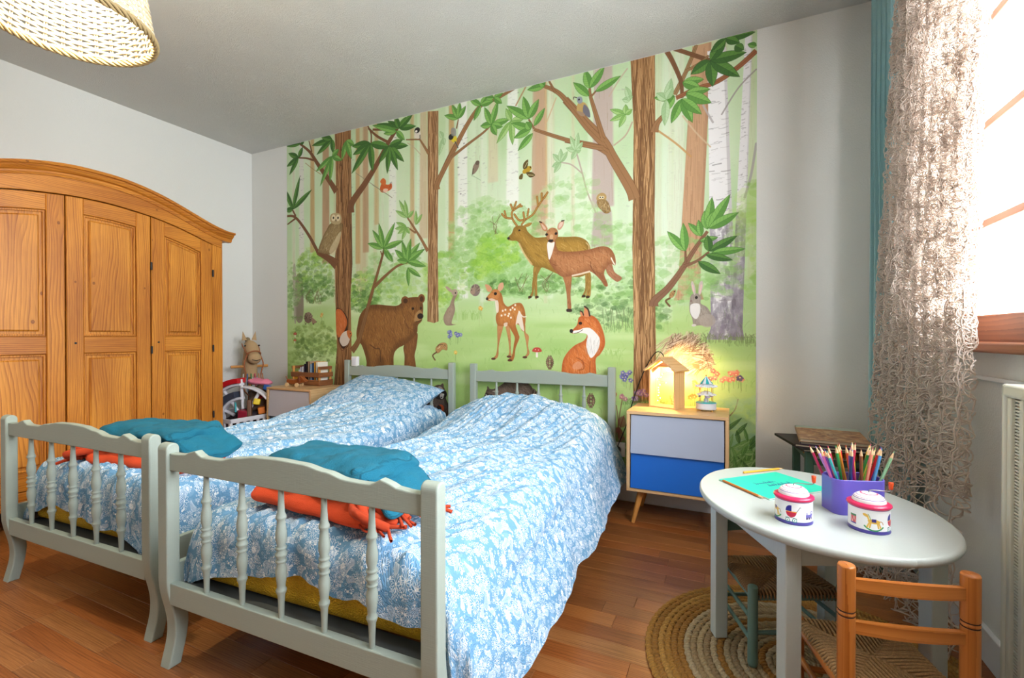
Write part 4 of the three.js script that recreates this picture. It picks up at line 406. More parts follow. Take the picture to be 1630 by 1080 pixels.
const BED = { r: [-1.011, -.785, deg(1.66), 1.875], l: [-2.075, -.802, deg(2), 1.86] };
makeBed('sage green wooden bed with turned spindles, beside the blue-drawer nightstand', ...BED.r);
makeBed('sage green wooden bed with turned spindles, beside the pine wardrobe', ...BED.l);
for (const [k, s] of [['r', 'nightstand with blue drawer'], ['l', 'pine wardrobe']]) {
  const [x, z, t, L] = BED[k], g = new RoundedBoxGeometry(.84, .165, L - .13, 8, .05).translate(0, .3045, -L / 2 - .006), p = g.attributes.position;
  for (let i = 0; i < p.count; i++) { const X = p.getX(i), Y = p.getY(i), Z = p.getZ(i), q = sstep(-.16, -.06, Z); p.setZ(i, Z + q * .014 * N2(X * 9 + 3, Y * 8)); p.setY(i, Y + q * .008 * N2(X * 14, 4)); }
  g.computeVertexNormals(); const m = obj('mattress', uvm(g, 'x'), M.yellow); m.position.set(x, 0, z); m.rotation.y = t; m.userData = { label: `mattress in a yellow fitted sheet on the bed beside the ${s}`, category: 'mattress', group: 'mattresses under the duvets' };
}
// ---- duvets
function bend(s, W, r, fl) { const q = s - (W - r); if (q < 0) return [s, 0]; const a = q / r; if (a < PI / 2) return [W - r + r * Math.sin(a), r * (1 - Math.cos(a))]; const d = q - r * PI / 2, k = Math.hypot(1, fl); return [W + d * fl / k, r + d / k]; }
function duvet({ W, WR = W, L, top, oL, oR, oF, rL, rR, flL, flR, seed, hem }) {
  const n = createNoise2D(rng(seed)), nu = 190, nv = 230;
  return surface(nu, nv, (u, v) => {
    const s = lerp(-W - oL, WR + oR, u), t = lerp(0, L + oF(s), v);      // t from the head to the foot
    const [ax, dx] = s < 0 ? (([a, d]) => [-a, d])(bend(-s, W, rL, flL)) : bend(s, WR, rR, flR(t));
    const [az, dz] = bend(t, L, .055, .04);
    const xs = clamp(ax, -W, WR) * (ax > 0 ? .43 / WR : 1), side = sstep(0, .06, dx), end = sstep(0, .05, dz), on = (1 - side) * (1 - end);
    // folds that run along the bed, finer creases, and soft swell
    const w1 = n(ax * 5 + az * 1.4, az * .6 + 3), w2 = n(ax * 13 + az * 4.5, az * .7 + 9), w3 = n(ax * 16, az * 13 + 5);
    const fold = .022 * (1 - Math.abs(w1)) + .011 * (1 - Math.abs(w2)) + .002 * w3;
    let y = top(xs, az) - dx - dz + fold * (on * 1 + .3) - .02, x = ax, z = az;
    x += Math.sign(s) * side * (.012 * n(t * 3, dx * 3 + 2) + .004 * n(t * 9, dx * 5)); z += end * (.01 * n(s * 7, dz * 4 + 7) + .006 * n(s * 16, 3)) - .0;
    if (dx > .02) y += hem * side * n(t * 3.1, 8) * .4; if (dz > .02) y += .02 * end * n(s * 4, 1);
    return [x, Math.max(y, .02), -L - .055 + z, s, t];
  }, true);
}
{
  const [x, z, t, L] = BED.r, Lm = L - .11;
  const hump = (X, a) => .15 * Math.exp(-Math.pow((a - .26) / .25, 2)) * Math.pow(Math.max(0, 1 - Math.pow(X / .47, 2)), .75);
  const g = duvet({ W: .425, WR: .485, L: Lm, top: (X, a) => .425 + .035 * (1 - Math.pow(X / .43, 2)) + hump(X, a) - .02 * sstep(.9, 1.4, a), oL: .1, oR: .25, oF: (s) => .125 - .04 * sstep(-.3, .15, s) + .012 * Math.sin(s * 9) + .07 * sstep(.34, .5, s), rL: .05, rR: .1, flL: .15, flR: (a) => .42 - .1 * Math.exp(-Math.pow((a - .3) / .3, 2)), seed: 8, hem: .03 });
  g.translate(0, 0, 0); const m = obj('duvet', g, M.floral); m.position.set(x, 0, z); m.rotation.y = t; m.userData = { label: 'blue and white floral duvet hanging over the bed edge toward the blue-drawer nightstand', category: 'duvet', group: 'floral duvets' };
}
{
  const [x, z, t, L] = BED.l, Lm = L - .11;
  const g = duvet({ W: .425, L: Lm, top: (X, a) => .425 + .04 * (1 - Math.pow(X / .43, 2)) + .085 * Math.exp(-Math.pow((a - .3) / .3, 2)) * (1 - Math.pow(X / .5, 2)), oL: .14, oR: .21, oF: (s) => .13 + .05 * sstep(.15, .45, s) + .02 * Math.sin(s * 8), rL: .07, rR: .05, flL: .2, flR: () => .12, seed: 15, hem: .03 });
  const m = obj('duvet', g, M.floral); m.position.set(x, 0, z); m.rotation.y = t; m.userData = { label: 'blue and white floral duvet on the bed beside the pine wardrobe', category: 'duvet', group: 'floral duvets' };
}
// ---- pillow on the bed by the wardrobe
{
  const n = 40, sheet = (s) => surface(n, n, (u, v) => { const a = u * 2 - 1, b = v * 2 - 1, e = Math.pow(Math.max(0, (1 - Math.pow(Math.abs(a), 2.6)) * (1 - Math.pow(Math.abs(b), 2.6))), .5), k = 1 - .09 * (1 - Math.abs(a) * Math.abs(b)) * Math.max(Math.abs(a), Math.abs(b)) ** 4; return [a * .34 * (1 - .07 * (1 - b * b) * a * a), s * .085 * e + .008 * N2(a * 3, b * 3 + s) * e, b * .25 * (1 - .07 * (1 - a * a) * b * b), a * .33, b * .25]; }, s > 0);
  const m = solo('pillow', [sheet(1), sheet(-1)], M.floral, 'floral pillow with a pointed corner at the head of the bed by the wardrobe', 'pillow');
  m.position.set(-2.08, .545, -2.40); m.rotation.set(deg(16), deg(4), deg(-7), 'YXZ');
}
// ---- folded throws
const ribTex = dataTex(256, 256, (i, j) => { const s = 128 + 70 * Math.sin(i / 256 * 2 * PI * 26) + 40 * N2(i / 4, j / 9); return [s, s, s]; }, false); ribTex.repeat.set(5, 5);
const fuzz = noiseBump(256, 40, 3, 51); fuzz.repeat.set(5, 5);
M.teal = mat('#0b6781', .95, { bumpMap: fuzz, bumpScale: .004 }); M.tealRib = mat('#0a5c78', .95, { bumpMap: ribTex, bumpScale: .004 }); M.orange = mat('#ee5326', .92, { bumpMap: fuzz, bumpScale: .003 });
// a soft slab: front edge is a round fold, surface rumpled
function softSlab(w, h, d, seed, rump = .012, sagF = 0) {
  const g = new THREE.BoxGeometry(w, h, d, 44, 10, 26), n = createNoise3D(rng(seed)), r = Math.min(h * .5, w / 2, d / 2); let q = mergeVertices((g.deleteAttribute('uv'), g.deleteAttribute('normal'), g)); const p = q.attributes.position, c = V(0, 0, 0), v = V(0, 0, 0);
  for (let i = 0; i < p.count; i++) {
    v.fromBufferAttribute(p, i); const R = r * 1.6, rx = Math.min(R, w / 2), rz = Math.min(R, d / 2); c.set(clamp(v.x, -w / 2 + rx, w / 2 - rx), clamp(v.y, -h / 2 + r, h / 2 - r), clamp(v.z, -d / 2 + rz, d / 2 - rz)); const e = V((v.x - c.x) / rx, (v.y - c.y) / r, (v.z - c.z) / rz), m = Math.max(Math.abs(e.x), Math.abs(e.y), Math.abs(e.z)), l = e.length() || 1; e.multiplyScalar(m / l); v.set(c.x + e.x * rx, c.y + e.y * r, c.z + e.z * rz);
    const x = v.x, y = v.y, z = v.z, up = y > 0 ? 1 : .15, edge = sstep(.1, .5, Math.max(Math.abs(x) / w, Math.abs(z) / d));
    p.setXYZ(i, x + rump * 1.3 * n(x * 3, y * 20, z * 7) + z * .06, y + up * rump * (.8 * n(x * 4, 2, z * 6) + .55 * n(x * 11, 6, z * 12) + .3 * n(x * 24, 3, z * 22)) - sagF * edge * up, z + rump * 1.5 * n(x * 6, y * 14, 8) * sstep(.2, .5, Math.abs(z) / d));
  }
  q.computeVertexNormals(); return uvm(q, 'y');
}
function throwPile(x, y, z, turn, w, d, labelT, labelO, seed, side) {
  const o = thing('throw_blanket', labelO, 'blanket', [x, y, z], turn, 'orange throws at the bed ends');
  obj('folded_cloth', [softSlab(w, .068, d, seed, .006).translate(0, .028, 0), softSlab(w * .9, .034, d * .9, seed + 1, .007).translate(side * .015, .048, -.01)], M.orange, o);
  const fr = []; for (let i = 0; i < 26; i++) { const zz = lerp(-d * .42, d * .5, i / 25), e = w / 2 + rnd(.03, .1), yy = rnd(.012, .05); fr.push(tube([[side * w * .46, .03 + rnd(-.01, .02), zz], [side * (w / 2 + .015), yy, zz + rnd(-.02, .02)], [side * e, rnd(.006, .02), zz + rnd(-.04, .04)]], rnd(.003, .006), 8, 5)); }
  for (let i = 0; i < 9; i++) { const zz = lerp(-d * .3, d * .5, i / 8), a = rnd(.1, .3); fr.push(tube([[side * w * .3, .066 + rnd(-.012, .006), zz - .05], [side * w * .42, .058 + rnd(-.01, .016), zz], [side * w * .52, .045 + rnd(-.01, .02), zz + .03], [side * (w * .5 + a * .2), .02, zz + rnd(-.03, .03)]], rnd(.008, .014), 12, 7)); }
  obj('fringe', fr, M.orange, o).userData.kind = 'stuff';
  const t = thing('throw_blanket', labelT, 'blanket', [x, y, z], turn, 'teal throws at the bed ends');
  obj('folded_cloth', [softSlab(w * .93, .056, d * .96, seed + 5, .007).translate(.008, .084, -.004)], M.tealRib, t);
  obj('top_fold', softSlab(w * .9, .06, d * .93, seed + 7, .009, .006).translate(.004, .122, -.012), M.teal, t);
  const f = softSlab(.17, .03, d * .84, seed + 8, .008); f.rotateZ(-.62).translate(w * .47, .092, -.006); obj('hanging_fold', f, M.teal, t);
}
throwPile(-1.05, .454, -1.02, deg(-4), .5, .25, 'teal throw folded on orange throw, bed beside the blue-drawer nightstand', 'orange fringed throw under teal throw, bed beside the blue-drawer nightstand', 100, 1);
throwPile(-2.0, .456, -1.05, deg(7), .5, .25, 'teal throw folded on orange throw, bed beside the pine wardrobe', 'orange fringed throw under teal throw, bed beside the pine wardrobe', 200, -1);
// ================================================================ wardrobe (local x runs to the right seen from its front, front at z = 0)
{
  const w = thing('wardrobe', 'honey pine three-door wardrobe with arched cornice and raised panels', 'wardrobe', [-3.14, 0, -1.33], PI / 2);
  const K = [[0, 1.832], [.1, 1.829], [.2, 1.815], [.3, 1.792], [.4, 1.76], [.5, 1.722], [.6, 1.684], [.68, 1.66], [.73, 1.65], [.8, 1.648]];
  const top = (x) => { x = Math.abs(x); for (let i = 0; i + 1 < K.length; i++) if (x <= K[i + 1][0]) { const t = (x - K[i][0]) / (K[i + 1][0] - K[i][0]), s = (j) => { const a = K[Math.max(0, j - 1)], b = K[Math.min(K.length - 1, j + 1)]; return j ? (b[1] - a[1]) / (b[0] - a[0]) : 0; }, h = K[i + 1][0] - K[i][0], t2 = t * t, t3 = t2 * t; return K[i][1] * (2 * t3 - 3 * t2 + 1) + h * s(i) * (t3 - 2 * t2 + t) + K[i + 1][1] * (3 * t2 - 2 * t3) + h * s(i + 1) * (t3 - t2); } return K[K.length - 1][1]; };
  const dt = (x) => top(x) - lerp(.15, .115, sstep(.1, .6, Math.abs(x))), E = .717, D = .585;
  const span = (a, b, f, n = 14) => Array.from({ length: n + 1 }, (_, i) => { const x = lerp(a, b, i / n); return [x, f(x)]; });
  // carcass
  for (const s of [-1, 1]) obj('side_panel', grain(box(.02, 1.5, D - .03, s * (E - .012), .8, -D / 2 - .01), 'y'), M.pine, w);
  obj('back_panel', grain(box(2 * E - .04, 1.45, .01, 0, .8, -D + .006), 'y'), M.pine, w);
  obj('bottom_panel', grain(box(2 * E - .04, .02, D - .04, 0, .17, -D / 2), 'x'), M.pine, w);
  obj('plinth', [grain(box(2 * E, .075, .03, 0, .137, -.018, .006), 'x'), grain(box(2 * E + .03, .022, .05, 0, .11, -.012, .008), 'x')], M.pine, w);
  for (const x of [-E + .05, E - .05]) for (const z of [-.06, -D + .06]) obj('foot', lathe([[.001, 0], [.03, 0], [.045, .03], [.045, .07], [.03, .1], [.001, .1]], 16).translate(x, 0, z), M.pine, w);
  // fascia above the doors and the moulded cornice
  obj('fascia', grain(extrude([...span(-E, E, (x) => dt(x) + .002, 40), ...span(E, -E, (x) => top(x) - .05, 40)], .03, .002).translate(0, 0, -.032), 'x'), M.pine, w);
  for (const s of [-1, 1]) { const x = s * (E - .034); obj('stile', grain(extrude([[x - .034, .13], [x + .034, .13], [x + .034, dt(x + .034)], [x - .034, dt(x - .034)]], .03, .002).translate(0, 0, -.032), 'y'), M.pine, w); }
  const prof = [[-.03, -.062], [.006, -.062], [.012, -.05], [.012, -.042], [.024, -.036], [.034, -.024], [.038, -.016], [.05, -.014], [.054, -.006], [.052, 0], [-.03, 0]];
  const corn = surface(70, prof.length - 1, (u, v) => { const x = lerp(-.775, .775, u), j = Math.min(prof.length - 1, Math.round(v * (prof.length - 1))); return [x, top(x) + prof[j][1], prof[j][0]]; }); const cg = corn.toNonIndexed(); cg.computeVertexNormals();
  const capS = (x, f) => { const g = new THREE.ShapeGeometry(new THREE.Shape(prof.map(([a, b]) => new THREE.Vector2(a, b)))); g.rotateY(-PI / 2); return g.translate(x, top(x), 0); };
  const M2 = M.pine.clone(); M2.side = THREE.DoubleSide;
  const end = (s) => grain(box(.055, .058, D - .02, s * .748, top(.75) - .03, -D / 2 + .005, .008), 'z');
  obj('cornice', [grain(cg, 'x'), grain(capS(.775), 'y'), grain(capS(-.775), 'y'), end(1), end(-1)], M2, w);
  obj('top_panel', grain(extrude([...span(-E, E, (x) => top(x) - .045, 40), ...span(E, -E, (x) => top(x) - .025, 40)], D - .06, 0).translate(0, 0, -D + .01), 'x'), M.pine, w);
  // doors
  const hinge = (x, y, p) => obj('hinge', cyl(.0055, .0055, .045, 10, x, y, .008), M.dark, p);
  function door(x0, x1, hx) {
    const d = sub('door', w), st = .072, y0 = .178, f = -.03, th = .03, a = x0 + .003, b = x1 - .003; const P = (g, n, ax, m = M.pine) => obj(n, grain(g.translate(0, 0, f), ax), m, d);
    const ytop = (x) => dt(x) - .004, yr = (x) => ytop(x) - .085;
    P(extrude([[a, y0], [a + st, y0], [a + st, ytop(a + st)], [a, ytop(a)]], th, .003), 'stile', 'y'); P(extrude([[b - st, y0], [b, y0], [b, ytop(b)], [b - st, ytop(b - st)]], th, .003), 'stile', 'y');
    P(extrude([...span(a + st, b - st, yr), ...span(b - st, a + st, ytop)], th - .002, .003), 'rail', 'x'); P(extrude([[a + st, .85], [b - st, .85], [b - st, .94], [a + st, .94]], th - .002, .003), 'rail', 'x'); P(extrude([[a + st, y0], [b - st, y0], [b - st, y0 + .09], [a + st, y0 + .09]], th - .002, .003), 'rail', 'x');
    const i0 = a + st, i1 = b - st;
    for (const [lo, hi] of [[() => y0 + .09, () => .85], [() => .94, yr]]) {
      obj('panel_backing', grain(extrude([...span(i0 - .004, i1 + .004, (x) => lo(x) - .004), ...span(i1 + .004, i0 - .004, (x) => hi(x) + .004)], .01).translate(0, 0, f + .004), 'y'), M.pinePanel, d);
      const m = .026, pg = extrude([...span(i0 + m, i1 - m, (x) => lo(x) + m), ...span(i1 - m, i0 + m, (x) => hi(x) - m)], .016, .007, 1).translate(0, 0, f + .012); obj('panel', grain(pg, 'y'), M.pinePanel, d);
      const mo = .012, ring = new THREE.Shape([...span(i0 + .002, i1 - .002, (x) => lo(x) + .002), ...span(i1 - .002, i0 + .002, (x) => hi(x) - .002)].map(([x, y]) => new THREE.Vector2(x, y))); ring.holes.push(new THREE.Path([...span(i0 + mo, i1 - mo, (x) => lo(x) + mo), ...span(i1 - mo, i0 + mo, (x) => hi(x) - mo)].map(([x, y]) => new THREE.Vector2(x, y)))); obj('moulding', grain(extrude(ring, .008, .002).translate(0, 0, f + .015), 'y'), M.pine, d);
    }
    for (const y of [.42, .86, 1.36]) hinge(hx > 0 ? b + .001 : a - .001, y, d);
    obj('keyhole', cyl(.0055, .0055, .003, 12).rotateX(PI / 2).translate(hx > 0 ? a + st * .5 : a + st * .45, .905, .0015), M.black, d);
    return d;
  }
  door(.283, .649, 1); door(-.113, .283, 1); door(-.649, -.113, -1);
  for (const x of [.283, -.113]) obj('door_stop', box(.014, 1.4, .008, x, .88, -.03), M.gap, w);
}
// ================================================================ nightstands
function nightstand(label, x, z, w, d, c1, c2, l1, l2) {
  const n = thing('nightstand', label, 'nightstand', [x, 0, z], 0), y0 = .165, y1 = .567, t = .016;
  obj('top', grain(box(w, t, d, 0, y1 - t / 2, -d / 2, .002), 'x'), M.beech, n); obj('bottom', grain(box(w, t, d, 0, y0 + t / 2, -d / 2, .002), 'x'), M.beech, n);
  for (const s of [-1, 1]) obj('side', grain(box(t, y1 - y0 - 2 * t, d, s * (w / 2 - t / 2), (y0 + y1) / 2, -d / 2, .002), 'z'), M.beech, n); obj('back', grain(box(w - 2 * t, y1 - y0 - 2 * t, .006, 0, (y0 + y1) / 2, -d + .004), 'x'), M.beech, n);
  const yi0 = y0 + t + .003, yi1 = y1 - t - .004, ym = yi0 + (yi1 - yi0) * .47, fw = w - 2 * t - .008;
  const fr = (a, b, m, l) => { const dr = sub('drawer', n, l); obj('front', uvm(extrude([[-.03, a], [.004, a], [-.01, b], [-.03, b]], fw, .0015).rotateY(-PI / 2).translate(fw / 2, 0, 0)), m, dr); obj('drawer_box', box(fw - .03, (b - a) * .7, d - .06, 0, (a + b) / 2, -d / 2 - .01), M.beech, dr); };
  fr(ym + .003, yi1, mat(c1, .45), l1); fr(yi0, ym - .001, mat(c2, .45), l2);
  for (const sx of [-1, 1]) for (const sz of [-1, 1]) obj('leg', grain(rod([sx * (w / 2 - .065), y0 + .002, sz < 0 ? -d + .06 : -.06], [sx * (w / 2 - .028), 0, sz < 0 ? -d + .03 : -.022], .017, .0095, 16), 'y'), M.legWood, n);
  return n;
}
nightstand('beech nightstand with grey and bright blue drawers on splayed legs', -.246, -2.372, .468, .31, '#aab3c6', '#0b62c0', 'pale grey slanted drawer', 'bright blue slanted drawer');
nightstand('beech nightstand with pale grey drawer, carrying a crate of books', -2.875, -2.345, .452, .33, '#c4c3ca', '#2e3644', 'pale grey slanted drawer', 'dark slanted drawer');
// ================================================================ birdhouse lamp
{
  const b = thing('birdhouse_lamp', 'lit wooden birdhouse lamp with fairy lights on the blue-drawer nightstand', 'lamp', [-.312, .567, -2.575], deg(-22)), w = .15, d = .1, h = .2, pk = .252, t = .009, hw = M.beech, P = (g, n, a) => obj(n, grain(g, a), hw, b);
  P(box(t, h, d, -w / 2 + t / 2, h / 2, 0, .001), 'wall', 'y'); P(box(t, h, d, w / 2 - t / 2, h / 2, 0, .001), 'wall', 'y'); P(box(w - 2 * t, t, d, 0, t / 2, 0, .001), 'base', 'x');
  P(extrude([[-w / 2 + t, h - .02], [-w / 2 + t, h + .004], [0, pk - .008], [w / 2 - t, h + .004], [w / 2 - t, h - .02], [.028, h + .012], [-.028, h + .012]], .008, .001).translate(0, 0, d / 2 - .03), 'gable', 'x');
  for (const s of [-1, 1]) { const L = Math.hypot(w / 2 + .03, (pk - h) * 1.25), a = Math.atan2(pk - h, w / 2); P(box(L * .98, .009, d + .034, 0, 0, 0, .001).rotateZ(-s * a).translate(s * (w / 4 + .006), (h + pk) / 2 + .003, .006), 'roof_board', 'z'); }
  const led = mat('#fff2cc', .5, { emissive: new THREE.Color(1, .74, .32), emissiveIntensity: 14 }), wire = [], q = rng(4);
  for (let i = 0; i < 12; i++) { const y = .185 - i * .014, x = -w / 2 + .022 + .05 * q() * (i < 5 ? 1.6 : .25), z = -.02 + .03 * q(); wire.push([x, y, z]); obj('fairy_light', ball(.0026, x, y, z, 8), led, b); }
  obj('light_wire', tube(wire, .0009, 60, 5), M.black, b);
  obj('bulb', ball(.013, .004, .2, -.012, 12), mat('#fff4d8', .5, { emissive: new THREE.Color(1, .74, .34), emissiveIntensity: 30 }), b);
  const l = new THREE.PointLight(new THREE.Color(1, .70, .30), 0.42, 0, 2); l.position.set(.004, .2, -.012); l.castShadow = true; l.shadow.radius = .6; b.add(l);
}
solo('lamp_cable', tube([[-.33, .80, -2.632], [-.34, .842, -2.645], [-.372, .856, -2.665], [-.43, .78, -2.686], [-.5, .6, -2.688], [-.55, .42, -2.688], [-.585, .33, -2.682], [-.592, .3, -2.66], [-.592, .292, -2.645]], .0026, 80, 6), M.black, 'black cable running from the birdhouse lamp down to the wall socket', 'cable');
// ================================================================ carousel music box
{
  const c = thing('carousel_music_box', 'small white and turquoise carousel music box on the nightstand', 'music box', [-.118, .567, -2.545], 0), wh = mat('#e9ecf4', .45), tq = mat('#35b3b8', .4), gold = mat('#c89a50', .35, { metalness: .6 }), pk = mat('#c9b8dc', .5);
  for (let i = 0; i < 4; i++) obj('foot', cyl(.005, .006, .008, 10, Math.cos(i * 1.57 + .8) * .04, .004, Math.sin(i * 1.57 + .8) * .04), gold, c);
  obj('base', lathe([[.001, .008], [.046, .008], [.05, .012], [.047, .018], [.047, .036], [.05, .04], [.001, .04]], 32), wh, c); obj('base_rim', lathe([[.001, .04], [.047, .04], [.048, .042], [.044, .044], [.001, .044]], 32), tq, c);
  obj('column', lathe([[.012, .043], [.012, .058], [.007, .062], [.007, .085], [.014, .09]], 16), wh, c);
  const frill = (r, y, h, r2) => surface(64, 4, (u, v) => { const a = u * 2 * PI, R = lerp(r2, r, v) + .0025 * Math.cos(a * 10) * v; return [Math.cos(a) * R, y - h * v + .002 * Math.cos(a * 10 + 1) * v, Math.sin(a) * R]; }, true);
  const dbl = wh.clone(); dbl.side = THREE.DoubleSide;
  obj('lower_canopy', frill(.046, .098, .018, .012), dbl, c);
  obj('upper_canopy', frill(.05, .138, .016, .02), dbl, c);
  for (let i = 0; i < 6; i++) { const a = i * PI / 3 + .3, x = Math.cos(a), z = Math.sin(a); obj('pole', cyl(.0014, .0014, .08, 8, x * .033, .087, z * .033), gold, c); if (i % 2) obj('horse', [new THREE.SphereGeometry(.007, 10, 8).scale(1.4, .8, .7).rotateY(-a + 1.57).translate(x * .033, .072, z * .033), ball(.004, x * .033 - z * .009, .079, z * .033 + x * .009, 8), ball(.004, x * .033 + z * .009, .07, z * .033 - x * .009, 8)], pk, c); }
  const roof = []; for (let i = 0; i < 12; i++) roof.push(new THREE.ConeGeometry(.03, .036, 1, 1, true, i * PI / 6, PI / 6)); obj('roof', [0, 2, 4, 6, 8, 10].map((i) => new THREE.CylinderGeometry(.002, .033, .036, 3, 1, true, i * PI / 6, PI / 6).translate(0, .155, 0)), mat('#2fb0b5', .4, { side: THREE.DoubleSide }), c, 'turquoise roof segments'); obj('roof_stripes', [1, 3, 5, 7, 9, 11].map((i) => new THREE.CylinderGeometry(.002, .033, .036, 3, 1, true, i * PI / 6, PI / 6).translate(0, .155, 0)), dbl, c);
  for (let i = 0; i < 10; i++) obj('scallop', ball(.0055, Math.cos(i * .628) * .048, .124, Math.sin(i * .628) * .048, 8), wh, c);
  obj('finial', ball(.004, 0, .176, 0, 10), gold, c);
}
// ---- wall socket behind the nightstand
{
  const s = thing('wall_socket', 'cream double wall socket with black plug beside the bed', 'socket', [-.592, .25, ZB + .003]), cr = mat('#dcd9d0', .45);
  obj('plate', box(.082, .082, .012, 0, .041, .006, .004), cr, s); obj('recess', new THREE.TorusGeometry(.021, .003, 8, 24).translate(0, .041, .012), cr, s); obj('plug', [cyl(.017, .019, .03, 18).rotateX(PI / 2).translate(0, .041, .027), box(.014, .01, .02, 0, .041, .045, .003)], M.black, s);
}
// ================================================================ things on the pale nightstand
{
  const old = mat('#ffffff', .6, { map: wood({ w: 256, h: 512, pale: '#9a6236', dark: '#55301a', ring: .01, warp: .02, seed: 88, tone: .4 }) });
  const c = thing('wooden_crate', 'small rough brown wooden crate full of books on nightstand', 'crate', [-2.93, .567, -2.605]), w = .3, d = .125;
  obj('bottom_board', grain(box(w, .008, d, 0, .006, 0), 'x'), old, c);
  for (const z of [-d / 2, d / 2]) for (const y of [.026, .082]) obj('side_slat', grain(box(w, .036, .008, 0, y, z, .002), 'x'), old, c);
  for (const x of [-w / 2 + .004, w / 2 - .004]) { for (const y of [.026, .082]) obj('end_slat', grain(box(.008, .034, d, x, y, 0, .002), 'z'), old, c); for (const z of [-d / 2 + .01, d / 2 - .01]) obj('corner_post', grain(box(.014, .145, .014, x - Math.sign(x) * .01, .073, z, .002), 'y'), M.legWood, c); obj('end_rail', grain(box(.008, .022, d, x - Math.sign(x) * .004, .134, 0, .002), 'z'), old, c); }
  const bk = (x, w2, h, dd, colr, name, z = 0, lab) => { const b = thing('book', lab, 'book', [-2.93 + x, .578, -2.605 + z], 0, 'books in the wooden crate'); obj('cover', [box(.002, h, dd, -w2 / 2 + .001, h / 2, 0), box(.002, h, dd, w2 / 2 - .001, h / 2, 0), box(w2, h, .002, 0, h / 2, dd / 2 - .001)], mat(colr, .6), b); obj('pages', box(w2 - .004, h - .006, dd - .006, 0, h / 2, -.001), mat('#efe9da', .9), b); };
  const list = [[-.085, .014, .105, '#eceaf0', 'slim white'], [-.067, .016, .125, '#d5d2ea', 'pale lilac'], [-.047, .018, .13, '#f0f0f2', 'white with no lettering'], [-.026, .016, .15, '#2b2540', 'dark violet'], [-.006, .018, .168, '#18161c', 'black'], [.017, .02, .172, '#a98e72', 'tan'], [.041, .018, .15, '#a9c4dc', 'pale blue'], [.061, .014, .16, '#2f5f96', 'deep blue'], [.079, .016, .168, '#d99a38', 'ochre'], [.099, .015, .165, '#e9e4d6', 'cream']];
  list.forEach(([x, w2, h, cc, n], i) => bk(x, w2, h, .1, cc, n, -.006, `${n} book standing in the wooden crate`));
  { const b = thing('book', 'yellow book with its cover facing out of the wooden crate', 'book', [-3.015, .578, -2.56], 0, 'books in the wooden crate'); obj('cover', [box(.075, .09, .002, 0, .045, .008), box(.075, .09, .002, 0, .045, -.006)], mat('#cf9f22', .55), b); obj('pages', box(.072, .086, .012, 0, .045, .001), mat('#efe9da', .9), b); }
  // pull-along dog
  const dog = thing('pull_toy_dog', 'brown wooden pull-along dog with pale wheels before the crate', 'toy', [-2.925, .567, -2.455], deg(6)), br = mat('#8d4a1e', .4), pw = mat('#dcb98a', .5), s = new THREE.Shape();
  s.moveTo(-.075, .03); s.bezierCurveTo(-.08, .05, -.07, .058, -.055, .055); s.bezierCurveTo(-.02, .048, .01, .05, .026, .062); s.bezierCurveTo(.035, .084, .058, .088, .07, .074); s.bezierCurveTo(.08, .06, .1, .052, .104, .044); s.bezierCurveTo(.1, .034, .07, .034, .058, .03); s.bezierCurveTo(.03, .014, -.05, .014, -.075, .03);
  obj('body', grain(extrude(s, .034, .006, 3).translate(0, 0, -.017), 'x'), br, dog); for (const z of [-.02, .02]) obj('ear', new THREE.SphereGeometry(.014, 12, 10).scale(.8, 1.5, .35).translate(.046, .052, z), mat('#6d3514', .5), dog);
  for (const x of [-.062, .03]) { obj('axle', cyl(.002, .002, .06, 8).rotateX(PI / 2).translate(x, .015, 0), pw, dog); for (const z of [-.024, .024]) obj('wheel', cyl(.015, .015, .01, 20).rotateX(PI / 2).translate(x, .015, z), pw, dog); }
  obj('tail', tube([[-.072, .045, 0], [-.088, .06, 0], [-.094, .076, 0]], .003, 8, 6), br, dog);
}
{ // little white box on the head rail
  const [x, z, t, L] = BED.l, p = V(-.375, .7185, -L + .018).applyAxisAngle(V(0, 1, 0), t); const b = thing('night_light', 'small white box resting on the headboard rail near the crate', 'night light', [x + p.x, p.y, z + p.z], t); obj('housing', box(.055, .072, .028, 0, .037, 0, .005), M.white, b); obj('front_panel', box(.036, .05, .003, 0, .037, .0145, .001), mat('#dfe2ea', .35), b);
}
